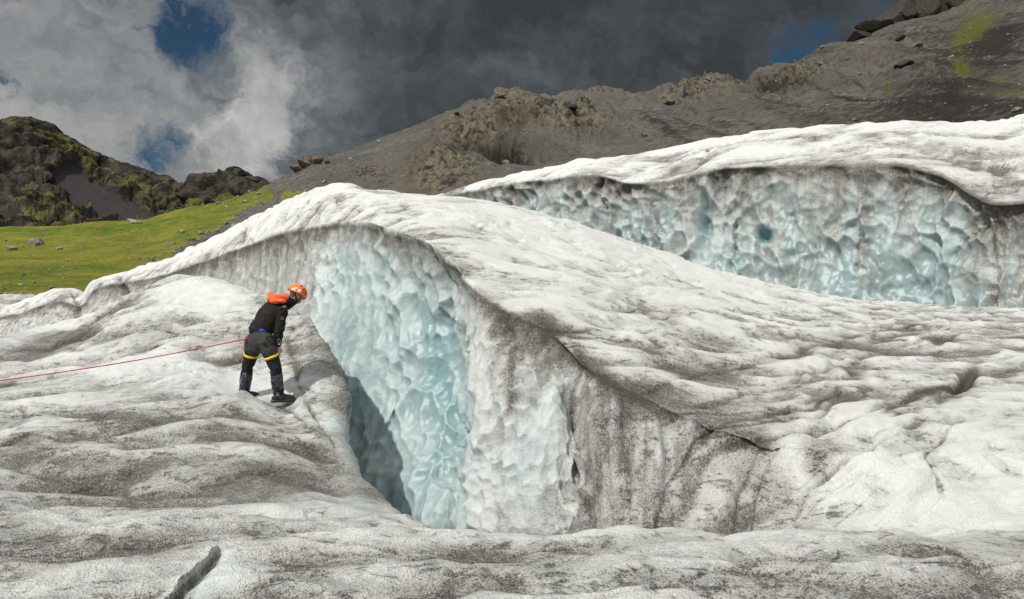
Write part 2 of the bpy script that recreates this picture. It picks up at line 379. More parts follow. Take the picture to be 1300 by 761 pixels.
    streak = fbm(np.stack([P[..., 0] * 5.5, P[..., 1] * 5.5, P[..., 2] * 0.35], -1), 1.0, 4, 0.6, seed=50)
    # crest band of debris
    cx = np.abs(rw - 8.85 - 0.30 * pn(P, 1.5, 60)); far = sst(S[..., 0], 900, 1000)
    crest = np.exp(-(cx / 0.50) ** 2) * (1 - far)
    low = np.clip((rw - 8.2) / 3.0, 0, 1) * wall
    right = sst(S[..., 0], 588, 640)
    dw = 0.26 + 0.34 * right * (1 - 0.3 * sst(S[..., 0], 760, 900)) + 0.30 * (1 - sst(S[..., 0], 360, 430)) + 0.55 * streak + 0.45 * (1 - low) * np.exp(-((rw - 8.6) / 1.2) ** 2)
    calm = sst(S[..., 0], 725, 765); dw = dw * (1 - .6 * calm) + calm * (0.30 + .12 * fbm(P, .9, 3, seed=58) - .62 * flute + .10 * streak + .30 * sst(uc, 16.8, 18.2))
    dw -= 0.65 * (1 - right) * sst(S[..., 0], 385, 440) * sst(rw, 9.0, 10.4)
    dw -= 0.42 * blob(S, 655, 600, 45, 85, 0) + 0.55 * blob(S, 700, 560, 25, 60) + 0.35 * blob(S, 745, 470, 30, 20) 
    dw -= 0.18 * (f1 - 0.5) * scal
    dirt = (1 - wall) * dt + wall * dw + crest * (0.52 + 0.75 * fbm(P, 3.5, 3, seed=61)) * (0.7 + .15 * right)
    dirt += 0.10 * (1 - wall)
    h = h * (1 - .0 * wall)
    # white brow along the skyline, dirtier plateau towards the viewer
    dirt -= 0.40 * np.exp(-((rw - 3.6) / 1.6) ** 2) * (1 - sst(S[..., 0], 900, 1150))
    dirt += 0.02 * blob(S, 900, 430, 300, 70, 12) + 0.30 * blob(S, 1150, 440, 320, 50)
    dirt -= 0.25 * blob(S, 720, 345, 130, 35, 15) + 0.2 * blob(S, 600, 285, 120, 18, 8)
    dirt -= 0.45 * blob(S, 1130, 628, 95, 42, -8) + 0.4 * blob(S, 1190, 560, 90, 28, 12) + 0.5 * blob(S, 1275, 600, 60, 60) + .3 * blob(S, 1240, 650, 90, 22)
    dirt += 0.14 * blob(S, 960, 590, 70, 70, -35) + 0.3 * blob(S, 1035, 575, 32, 26) + 0.10 * blob(S, 900, 640, 50, 50)
    dirt += 0.55 * blob(S, 700, 415, 26, 10, 30) + 0.55 * blob(S, 690, 402, 18, 9, 20) + 0.9 * blob(S, 765, 478, 26, 8, 35) + .5 * blob(S, 735, 455, 10, 14)
    dirt += 2.2 * blob(S, 1226, 480, 20, 7, -48) + 1.6 * blob(S, 1192, 497, 34, 4, -14) + .3 * blob(S, 1120, 505, 60, 6, -5)
    dirt += 0.35 * blob(S, 840, 500, 90, 14, 25)
    h -= 0.22 * blob(S, 1224, 482, 20, 8, -45)
    h, dirt = lines(S, P, h, dirt, [
        ([(735,452),(728,500),(730,560),(738,620),(746,690)], 1.8, 0.6, 0.05),
        ([(735,452),(730,500),(732,560),(740,620),(748,690)], 12, 0.05, 0.08),
        ([(548,316),(570,365),(580,420),(594,480),(597,540),(588,600),(575,670)], 3.5, 0.25, 0.16),
        ([(1010,520),(930,535),(885,555),(868,585),(850,610),(834,650),(826,690)], 2.0, 0.55, 0.04), ([(900,535),(878,565),(858,600),(840,650),(834,690)], 13, 0.05, 0.12),
        ([(1090,535),(1010,550),(960,580),(935,625),(925,684)], 2.2, 0.4, 0.04), ([(1080,535),(1005,552),(965,580),(942,625),(930,684)], 16, 0.08, 0.16),
        ([(1170,545),(1120,560),(1070,585),(1030,620),(1000,665)], 2.2, 0.45, 0.04), ([(1120,562),(1070,590),(1032,625),(1005,668)], 15, 0.08, 0.12),
        ([(1000,560),(975,590),(955,630),(948,680)], 1.8, 0.4, 0.03), ([(800,520),(795,560),(780,620),(772,680)], 12, 0.02, 0.08),
        ([(790,508),(900,470),(1000,452),(1100,425),(1200,405)], 2.2, 0.7, 0.05),
        ([(850,520),(960,500),(1050,470),(1140,440),(1230,425)], 2.2, 0.6, 0.05),
        ([(950,570),(1010,545),(1090,530),(1170,500),(1240,480)], 2.6, 0.8, 0.06),
        ([(900,535),(1000,520),(1060,500),(1150,485)], 2.0, 0.5, 0.04),
        ([(1000,670),(1030,640),(1090,600),(1180,580),(1300,560)], 3.0, 0.35, 0.04),
        ([(380,300),(395,340),(392,400)], 3, .4, .06), ([(500,300),(508,330),(505,360)], 3, .4, .05),
        ([(640,395),(655,440),(650,500),(628,560),(622,600)], 4, .45, .07), ([(690,420),(700,470),(680,520),(672,560)], 4, .35, .06),
        ([(563,578),(566,571),(582,572)], 1.1, 1.5, .10), ([(583,566),(590,563),(592,550),(586,530)], 1.3, 1.3, .10), ([(565,576),(560,600),(569,615),(562,640),(564,664)], 1.0, .6, .06), ([(590,575),(580,600),(576,640),(572,664)], 1.0, .5, .05), ([(524,440),(527,470),(525,515)], .8, .7, .02), ([(484,470),(487,500)], .8, .8, .02), ([(612,560),(606,600),(612,640)], 1.2, .5, .03),
        ([(150,352),(163,372),(158,396)], 3, .7, .15), ([(205,352),(212,375)], 2.5, .6, .1), ([(96,370),(98,405)], 3, .8, .2)])
    h -= 0.05 * np.exp(-((rw - 9.3) / 0.5) ** 2) * sst(S[..., 0], 380, 480) * (1 - sst(S[..., 0], 850, 900))
    blue = wall * blue0 * (0.52 + 0.20 * sst(S[..., 1], 330, 520) * (1 - right) + 0.10 * right + 0.20 * fbm(P, 1.1, 3, seed=70) + 0.26 * (0.6 - f1))
    blue *= 1 - .62 * sst(S[..., 0] - 10 * sst(S[..., 1], 400, 560), 566, 606)
    blue += 0.38 * blob(S, 560, 470, 26, 80, -8) - 0.20 * blob(S, 470, 585, 48, 110, -20) + 0.22 * blob(S, 655, 600, 34, 62, -6) + .25 * blob(S, 690, 510, 16, 60, 0)  # the reduced-blue patch low in the crevasse is paler, in place of fill light
    blue += 0.06 * (1 - wall) * sst(pn(P, 0.7, 77), 0.1, 0.5)
    P = P + N * h[..., None]
    SURF['ridge'] = (P, S)
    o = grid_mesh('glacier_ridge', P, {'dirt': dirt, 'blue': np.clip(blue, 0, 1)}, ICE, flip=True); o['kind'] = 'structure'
    return o
build_ridge()

# ------------------------------------------------------------------ the mound the climber stands on
def build_mound():
    # each column runs from the skyline towards the viewer
    cols = [
     [(-350,450,13),(-350,480,11.2),(-350,510,9.8),(-350,560,8.0),(-350,610,6.6),(-350,668,5.2)],
     [(-100,440,13.3),(-100,472,11.4),(-100,508,9.8),(-100,555,8.1),(-100,605,6.7),(-100,668,5.2)],
     [(0,428,13.5),(0,465,11.6),(0,505,9.8),(0,552,8.1),(0,602,6.7),(0,670,5.2)],
     [(60,418,13.7),(62,458,11.7),(65,502,9.8),(70,550,8.1),(75,602,6.7),(80,672,5.2)],
     [(118,397,13.8),(122,448,11.8),(126,498,9.9),(132,548,8.1),(140,602,6.7),(150,675,5.2)],
     [(165,368,14),(172,430,11.9),(180,490,9.9),(192,545,8.1),(205,602,6.7),(220,675,5.2)],
     [(235,353,14),(240,420,11.9),(246,482,9.9),(258,542,8.1),(275,602,6.8),(295,676,5.2)],
     [(290,364,13.4),(292,425,11.6),(297,502,9.85),(312,545,8.15),(335,604,6.8),(360,678,5.3)],
     [(335,380,12.7),(330,440,11.2),(334,511,9.62),(350,552,8.2),(380,606,6.9),(420,680,5.4)],
     [(366,393,12.0),(358,445,10.8),(364,516,9.55),(384,556,8.3),(415,612,6.95),(470,682,5.5)],
     [(380,399,11.7),(376,440,10.9),(382,478,10.1),(402,522,9.2),(432,590,7.5),(505,690,5.6)],
     [(393,406,11.55),(420,446,10.8),(440,492,9.9),(442,548,8.9),(462,612,7.3),(528,692,5.75)],
     ]
    C = np.array([[at(*p) for p in c] for c in cols]).transpose(1, 0, 2)
    n = C.shape[1]
    C = np.concatenate([C, (C[:, -1] + [-0.10, 0.16, -0.8])[:, None], (C[:, -1] + [-0.35, 0.25, -4.0])[:, None]], 1)
    back = np.stack([C[0] + [0, .9, -.18], C[0] + [0.2, 2.6, -1.6], C[0] + [.3, 3.6, -5]])[::-1]
    back[2, -4:] = C[0, -4:] + [0, .25, -.25]; back[1, -4:] = C[0, -4:] + [-.1, .45, -2.2]; back[0, -4:] = C[0, -4:] + [-.2, .6, -5]
    front = (C[-1] + [0, -0.5, -1.2])[None]
    C = np.concatenate([back, C, front], 0)
    w = np.zeros(C.shape[:2] + (3,)); w[:, n:, 2] = 1; w[:, n - 1:, 0] = 1; w[:, n - 2, 0] = 0.25
    for r in range(len(C)): w[r, :, 1] = r
    A = refine(np.concatenate([C, w], -1), 1.6, rstep=1.1)
    P, side, rw = A[..., :3], np.clip(A[..., 3], 0, 1), A[..., 4]; inner = np.clip(A[..., 5], 0, 1)
    S = proj(P); N = normals(P)
    if N[..., 2].mean() < 0: N = -N
    h, d = top_texture(P, S, 0.9, 21, 0.12, 0.9)
    stand = blob(S, 345, 505, 75, 38)
    h = h * (1 - 0.75 * stand)
    h += 0.24 * blob(S, 306, 520, 34, 8, 4) + 0.0 * stand            # swell that hides the rear boot
    h += 0.10 * blob(S, 190, 545, 90, 12, 6) + 0.12 * blob(S, 80, 590, 100, 14) + 0.10 * blob(S, 330, 600, 80, 14, 8) - 0.08 * blob(S, 200, 620, 160, 12, 3)
    hs = 0.05 * fbm(P, 2.5, 4, seed=71) + 0.02 * fbm(P * np.array([1, 1, 2]), 7, 3, seed=73)
    h = h * (1 - side) + hs * side
    d = d * (1 - side) + side * (0.72 + 0.5 * fbm(P, 1.6, 4, seed=74))  # side wall: dirt raised so the colour also carries the face's shade
    d += 0.26 - 0.35 * blob(S, 300, 385, 90, 25, 15) - 0.45 * blob(S, 215, 475, 150, 16, 8) - 0.4 * blob(S, 255, 495, 80, 10, 5) - 0.4 * blob(S, 255, 380, 60, 20, 5) - 0.35 * blob(S, 410, 530, 40, 14, 30)
    d += 0.42 * blob(S, 60, 440, 110, 14, -12) + 0.35 * blob(S, 120, 535, 150, 10, 3) + 0.35 * blob(S, 250, 610, 260, 26, 2) + 0.4 * blob(S, 40, 430, 80, 6, -8) + .3 * blob(S, 200, 560, 200, 20)
    d += 0.9 * blob(S, 8, 492, 14, 4, -20) + 0.5 * blob(S, 378, 470, 7, 22, -12) + 0.55 * blob(S, 305, 470, 8, 6)
    h, d = lines(S, P, h, d, [
        ([(0,445),(60,440),(110,420),(160,398),(215,372)], 3.0, 0.6, 0.06),
        ([(180,455),(260,450),(330,462)], 2.0, 0.4, 0.03), ([(0,520),(100,530),(200,522),(300,545),(360,552)], 2.2, 0.5, 0.05),
        ([(215,500),(290,505),(370,520),(420,560)], 1.8, 0.5, 0.04), ([(350,545),(400,570),(440,590)], 1.6, 0.8, 0.05),
        ([(0,600),(110,610),(240,618),(350,600),(420,612)], 2.4, 0.5, 0.06), ([(230,400),(300,395),(350,400)], 1.6, .4, .03),
        ([(378,405),(368,440),(376,475),(398,520),(432,580)], 2.6, 0.6, 0.05), ([(0,560),(80,552),(160,560)], 1.8, .4, .04),
        ([(100,470),(160,462),(230,468),(300,480)], 1.5, .4, .03)])
    blue = 0.08 + 0.12 * sst(pn(P, 0.8, 78), 0, 0.5) + 0.10 * blob(S, 235, 480, 130, 22, 6) + 0.55 * blob(S, 445, 590, 16, 70, -12) + .25 * side * sst(S[..., 1], 520, 600)
    d = d * (1 - inner) - .1 * inner; blue = blue * (1 - inner) + .35 * inner  # hidden inner side made clean and pale to bounce light into the crevasse
    P = P + N * h[..., None]
    SURF['mound'] = (P, S)
    o = grid_mesh('glacier_mound', P, {'dirt': d, 'blue': np.clip(blue, 0, 1)}, ICE, flip=True); o['kind'] = 'structure'
build_mound()

# ------------------------------------------------------------------ the near lip of ice
def build_foreground():
    lip = [(-700,640,5.2),(-300,640,5.1),(0,640,5.1),(60,650,5.0),(110,657,4.9),(165,657,4.9),(230,645,5.0),(300,651,5.0),(400,661,4.95),(480,663,4.95),(560,668,4.9),(640,679,4.8),(700,684,4.75),
           (760,680,4.75),(860,675,4.75),(900,681,4.7),(925,688,4.6),(950,681,4.65),(995,674,4.7),(1080,667,4.8),(1130,672,4.7),(1180,682,4.6),(1240,675,4.7),(1300,671,4.7),(1650,668,4.7),(2100,668,4.8)]
    L = np.array([at(*p) for p in lip])
    rows = [L + [0, 1.1, -4], L + [0, .75, -1.2], L + [0, .35, -.26], L]
    for Y, z in ((4.1, -1.50), (3.4, -1.50), (2.6, -1.56), (1.5, -1.6), (0.2, -1.62), (-2.5, -1.6), (-6, -1.6)):
        r = L.copy(); k = np.interp(Y, [-6, 4.7], [1.0, 1.0])
        r[:, 1] = Y; r[:, 2] = z + (L[:, 2] - L[:, 2].mean()) * sst(Y, 2.0, 4.7); r[:, 0] = L[:, 0] * (0.72 + 0.28 * max(0, Y) / 4.8)
        rows.append(r)
    C = np.array(rows); w = np.zeros(C.shape[:2] + (1,))
    for r in range(len(C)): w[r, :, 0] = r
    A = refine(np.concatenate([C, w], -1), 1.5, rstep=1.1)
    P, rw = A[..., :3], A[..., 3]; S = proj(P); N = normals(P)
    if N[..., 2].mean() < 0: N = -N
    Q = P * np.array([1, 1, 1])
    h, d = top_texture(Q, S, 0.55, 33, 0.05, 1.3)
    h += 0.03 * fbm(P, 3.0, 4, seed=81)
    d = d * .7 + 0.44 + 0.2 * fbm(P, 2.2, 4, seed=83)
    d -= 0.55 * np.exp(-((rw - 3.0) / 0.45) ** 2) * (0.5 + 0.8 * pn(P, 1.2, 85)) + 0.35 * blob(S, 300, 720, 34, 26, 40) + 0.3 * blob(S, 430, 685, 150, 10) + .25 * blob(S, 1020, 690, 60, 10)
    d += 0.35 * blob(S, 1190, 705, 70, 12, 12) + 0.3 * blob(S, 830, 745, 60, 10) + 0.2 * blob(S, 100, 700, 160, 30)
    # the split slab: surface lifted on its left, dropping into a slot on its right
    b, s, t = polydist(S, [(279, 689), (262, 712), (240, 733), (218, 752), (190, 782)])
    s = -s
    jag = 2.0 * pn(P, 3, 88) + .5 * pn(P, 14, 89)
    sd = b * s + jag                         # signed distance in px, checked below: positive on the right
    e = sst(t, 0.0, 0.10) * (t < 0.999)
    h += e * np.where(sd < 0, 0.022 * np.exp(-(sd / 20) ** 2), 0)
    h -= e * np.where(sd >= 0, 0.065 * sst(sd, 0, 4) * np.exp(-(np.maximum(sd - 4, 0) / (5 + 12 * t)) ** 1.5), 0)
    d += e * 0.55 * sst(sd, 0, 2) * (1 - sst(sd, 2, 4 + 3 * t)); d -= e * np.where((sd > 12 + 7 * t), 0.45 * np.exp(-((sd - 22) / 20) ** 2), 0); d -= e * np.where(sd < -1, 0.35 * np.exp(-(sd / 7) ** 2), 0)  # dirt in the slot; thinned dirt beside it paints the lit edges
    h, d = lines(S, P, h, d, [
        ([(300,665),(340,682),(400,672),(480,678)], 1.8, 0.35, 0.02), ([(0,690),(90,680),(200,684),(270,680)], 1.8, 0.4, 0.02),
        ([(560,690),(660,705),(780,700),(900,712)], 1.8, 0.3, 0.02), ([(700,745),(800,738),(900,725),(1000,735)], 2.2, 0.5, 0.04), ([(868,742),(880,748),(905,735)], 2, .8, .05),
        ([(1010,683),(1030,686),(1050,694)], 1.6, 1.0, 0.03), ([(1080,690),(1150,694),(1210,705),(1235,720)], 1.8, 0.6, 0.03), ([(950,700),(1080,712),(1200,730)], 2, .35, .02)])
    blue = 0.06 + 0.05 * pn(P, 1.2, 87) + 0.15 * blob(S, 290, 735, 16, 25, 40) + .45 * e * sst(sd, 5, 9) * np.exp(-(sd / 24) ** 2)  # blue beside the slot paints the slab's shadowed face
    P = P + N * h[..., None]
    SURF['lip'] = (P, S)
    o = grid_mesh('glacier_ice', P, {'dirt': d, 'blue': np.clip(blue, 0, 1)}, ICE, flip=True); o['kind'] = 'structure'
build_foreground()

# ------------------------------------------------------------------ the farther ice ridge with its scalloped wall
def build_far_ridge():
    cols = [((440,300,46),(440,304,45),(440,360,44)),((540,256,45),(540,260,44),(540,330,43)),((575,242,44),(580,246,42),(580,340,41)),((610,232,43),(612,240,40),(612,350,39)),((650,223,42),(650,232,37.5),(650,370,36.5)),
      ((720,208,41),(700,226,36),(700,380,35)),((790,197,40),(755,221,34.5),(755,385,33.5)),((850,187,40),(800,231,33.4),(800,390,32)),((900,178,40),(860,227,32),(860,392,30.6)),
      ((960,168,40),(905,214,31),(905,394,29.6)),((1020,162,40),(980,209,30),(980,396,28.6)),((1090,157,40),(1060,208,28.5),(1060,398,27.4)),((1160,154,40),(1130,208,27.2),(1130,400,26.4)),
      ((1230,155,40),(1190,221,26),(1185,401,25.4)),((1300,157,39),(1228,243,24.8),(1225,402,24.4)),((1350,157,38),(1260,258,23.9),(1260,403,23.6)),((1420,156,37),(1308,257,23.4),(1305,404,23)),((1550,150,36),(1400,245,23),(1400,404,22.6)),((1900,140,34),(1800,240,22.5),(1800,410,22))]
    rows = [[] for _ in range(14)]
    for s, c, b in cols:
        s3, c3, b3 = at(*s), at(*c), at(*b)
        rows[0].append(s3 + [0, 14, -9]); rows[1].append(s3 + [0, 6, -1.8]); rows[2].append(s3 + [0, 2, -.25]); rows[3].append(s3)
        for j, t in enumerate((0.25, 0.5, 0.75, 0.94)):
            rows[4 + j].append(s3 * (1 - t) + c3 * t + [0, 0, 0.12 * math.sin(math.pi * t)])
        rows[8].append(c3)
        for j, t in enumerate((0.05, 0.33, 0.66, 1.0)):
            p = c3 * (1 - t) + b3 * t; p[1] += 0.5 * math.sin(math.pi * t); rows[9 + j].append(p)
        rows[13].append(b3 + [0, -3.5, -1.0])
    C = np.array(rows); w = np.zeros(C.shape[:2] + (2,)); w[9:, :, 0] = 1; w[8, :, 0] = .5
    for r in range(14): w[r, :, 1] = r
    A = refine(np.concatenate([C, w], -1), 1.7)
    P, wall, rw = A[..., :3], np.clip(A[..., 3], 0, 1), A[..., 4]; S = proj(P); N = normals(P, -1)
    if N[..., 2][rw < 6].mean() < 0: N = -N
    ht, dt = top_texture(P * 0.45, S, 1.0, 43, 0.5); ht = ht * 1.3
    hw, f1, g1 = wall_texture(P, S, 51, 0.6)
    big = fbm(P * np.array([1, 1, 0.35]), 0.33, 3, seed=52)
    h = (1 - wall) * ht + wall * (hw * 1.35 + 0.8 * big)
    streak = fbm(np.stack([P[..., 0] * 1.6, P[..., 1] * 1.6, P[..., 2] * 0.16], -1), 1.0, 4, 0.6, seed=53)
    crest = np.exp(-(np.abs(rw - 8.75 - .25 * pn(P, .6, 54)) / 0.45) ** 2)
    edge = np.exp(-((rw - 7.6) / .35) ** 2)
    dw = 0.40 + 0.8 * streak + 0.5 * np.exp(-((rw - 8.7) / .9) ** 2) + 0.55 * sst(S[..., 0], 1180, 1290) - 0.25 * (f1 - .5) + 0.3 * blob(S, 1050, 270, 30, 60) + .2 * blob(S, 960, 300, 20, 60)
    h = h * (1 - .75 * np.exp(-((rw - 7.9) / .7) ** 2))
    dirt = (1 - wall) * (dt + 0.06 + .30 * sst(rw, 6.2, 7.9) + 0.2 * blob(S, 900, 205, 120, 16)) + wall * dw + crest * (0.45 + .5 * fbm(P, 1.2, 3, seed=55)) - 0.08 * edge
    dirt += .45 * np.exp(-((rw - 8.0) / .45) ** 2) * sst(S[..., 0], 1060, 1180) + .12 * (1 - wall) * sst(S[..., 0], 1000, 1200)
    dirt -= 0.35 * np.exp(-((rw - 3.4) / 1.0) ** 2) + 0.3 * blob(S, 705, 215, 40, 14)
    h, dirt = lines(S, P, h, dirt, [([(768,222),(762,245),(770,270)], 2.2, .6, .4), ([(830,250),(835,290),(838,330)], 2, .5, .3), ([(1175,392),(1200,330),(1225,300),(1260,275)], 2.2, .5, .15),
        ([(1010,380),(1012,300),(1005,250)], 2, .4, .2), ([(935,280),(930,330),(945,372)], 2, .5, .3), ([(1085,350),(1095,300),(1090,260)], 2, .4, .2), ([(880,215),(900,190),(950,175)], 2.5, .5, .3), ([(1262,300),(1266,350),(1262,392)], 2, .4, .08)])
    h -= .8 * blob(S, 970, 297, 8, 8) + 0.9 * blob(S, 893, 285, 9, 24)
    blue = wall * (0.46 + 0.30 * fbm(P, 0.35, 3, seed=56) + 0.18 * sst(S[..., 1], 230, 330) + 0.30 * (0.55 - f1)) + .9 * blob(S, 970, 297, 9, 9) + .4 * blob(S, 893, 285, 9, 24)
    dirt -= 1.2 * blob(S, 970, 297, 9, 9)
    P = P + N * h[..., None]
    o = grid_mesh('glacier_ridge', P, {'dirt': dirt, 'blue': np.clip(blue, 0, 1)}, ICE_FAR, flip=True); o['kind'] = 'structure'
build_far_ridge()

# flat dirty ice at the glacier margin, ground sheet
def build_flats():
    C = np.array([[at(px, py, Y) for px in (-900, -400, 0, 100, 200, 400)] for py, Y in ((374, 60), (377, 48), (382, 38), (392, 30), (405, 26), (470, 22))])
    A = refine(C, 2.0); S = proj(A); N = normals(A)
    if N[..., 2].mean() < 0: N = -N
    h, d = top_texture(A * .6, S, 1.5, 61, .1)
    A = A + N * (h * 1.2)[..., None]
    o = grid_mesh('glacier_ice', A, {'dirt': d + .35, 'blue': np.zeros(A.shape[:2])}, ICE_FAR, flip=True); o['kind'] = 'structure'
    C = np.array([[at(px, py, Y) for px in (1150, 1240, 1300, 1400, 1700)] for py, Y in ((147, 95), (151, 90), (166, 75), (195, 60))])
    C[:, :, 2] -= np.array([3.2, 1.2, 0, 0, 0])[None]
    A = refine(C, 2.0); S = proj(A); N = normals(A)
    if N[..., 2].mean() < 0: N = -N
    h, d = top_texture(A * .3, S, 1.5, 62, .1)
    A = A + N * (h * 3)[..., None]
    o = grid_mesh('glacier_ice', A, {'dirt': d + .1, 'blue': np.zeros(A.shape[:2])}, ICE_FAR, flip=True); o['kind'] = 'structure'
build_flats()
# ------------------------------------------------------------------ hillside, mountain, ground
def terrain_material(name, kind):
    m = D.materials.new(name); m.use_nodes = True; t = NT(m.node_tree); t.n.clear()
    co = t.new('ShaderNodeTexCoord').outputs['Object']
    rock, moss, dark = t.attr('rock'), t.attr('moss'), t.attr('dark')
    if kind == 'hill':
        a, b, c = t.noise(co, 0.06, 6, 0.6), t.noise(co, 0.5, 6, 0.65), t.noise(co, 2.2, 4, 0.7)
        col = t.mix(t.ss(a, 0.3, 0.7), (0.158, 0.150, 0.135, 1), (0.245, 0.234, 0.21, 1))
        col = t.mix(t.ss(b, 0.42, 0.68, 0, 0.6), col, (0.072, 0.064, 0.057, 1))
        v = t.vor(co, 1.1, out='Distance'); vc = t.noise(co, 0.4, 3, .6)
        st = t.math('MULTIPLY', t.ss(v, 0.34, 0.18), t.ss(vc, 0.40, 0.60))
        col = t.mix(t.math('MULTIPLY', st, 0.75), col, (0.25, 0.24, 0.215, 1))
        rc = t.mix(t.ss(b, 0.35, 0.62), (0.050, 0.043, 0.036, 1), (0.33, 0.29, 0.225, 1)); rc = t.mix(t.ss(a, 0.52, 0.62, 0, 0.5), rc, (0.21, 0.155, 0.115, 1))
        col = t.mix(t.ss(t.math('ADD', rock, t.lin(c, 0.3, 0.7, -0.2, 0.2)), 0.25, 0.8), col, rc)
        col = t.mix(t.ss(t.math('ADD', dark, t.lin(b, 0.3, 0.7, -0.3, 0.3)), 0.2, 0.9, 0, 0.88), col, (0.026, 0.023, 0.021, 1))
        col = t.mix(t.ss(t.math('ADD', t.math('ADD', moss, t.lin(b, 0.3, 0.7, -0.9, 0.9)), t.lin(c, .3, .7, -.5, .5)), 0.45, 1.0, 0, 0.8), col, t.mix(c, (0.12, 0.14, 0.012, 1), (0.22, 0.22, 0.03, 1)))
        h = t.math('ADD', t.math('MULTIPLY', b, 1.3), t.math('MULTIPLY', c, 0.8)); bsdf(t, col, 0.9, bump(t, h, 2.2, 1.0), Specular_IOR_Level=0.15)
    elif kind == 'grass':
        a, b, c = t.noise(co, 0.035, 5, 0.6), t.noise(co, 0.35, 6, 0.7), t.noise(co, 2.5, 5, 0.75)
        col = t.mix(t.ss(t.math('ADD', a, t.math('MULTIPLY', rock, 0.12)), 0.43, 0.57), (0.165, 0.255, 0.035, 1), (0.34, 0.345, 0.055, 1))
        col = t.mix(t.ss(b, 0.47, 0.56, 0, 0.7), col, (0.42, 0.32, 0.055, 1))
        col = t.mix(t.ss(t.math('ADD', t.math('MULTIPLY', c, .6), t.math('MULTIPLY', t.noise(co, .15, 5, .65), .4)), 0.47, 0.54, 0, 0.65), col, (0.09, 0.15, 0.02, 1))
        st = t.math('MULTIPLY', t.ss(t.vor(co, 1.6), 0.24, 0.12), t.ss(t.math('ADD', rock, t.noise(co, 0.15, 3)), 0.62, 0.95))
        col = t.mix(st, col, (0.34, 0.33, 0.29, 1))
        h = t.math('ADD', b, c); bsdf(t, col, 0.85, bump(t, h, 1.3, 1.0), Specular_IOR_Level=0.1)
    else:
        a, b, c = t.noise(co, 0.012, 6, 0.6), t.noise(co, 0.07, 7, 0.65), t.noise(co, 0.35, 5, 0.7)
        col = t.mix(t.ss(b, 0.38, 0.62), (0.018, 0.017, 0.016, 1), (0.095, 0.085, 0.068, 1))  # dark rock, with the cloud shadow over the mountain put into the colour
        col = t.mix(t.ss(rock, 0.3, 0.75), col, t.mix(c, (0.050, 0.044, 0.048, 1), (0.075, 0.066, 0.068, 1)))
        col = t.mix(t.ss(t.math('ADD', moss, t.lin(b, 0.3, 0.7, -0.4, 0.4)), 0.35, 0.85, 0, 0.85), col, t.mix(t.ss(c, .3, .7), (0.075, 0.085, 0.014, 1), (0.26, 0.24, 0.055, 1)))
        h = t.math('ADD', t.math('MULTIPLY', b, 1.6), c); bsdf(t, col, 0.95, bump(t, h, 5.0, 1.0), Specular_IOR_Level=0.1)
    return m
HILL, GRASS, MOUNT = terrain_material('gravel_and_scree', 'hill'), terrain_material('meadow_grass', 'grass'), terrain_material('mountain_rock', 'mountain')

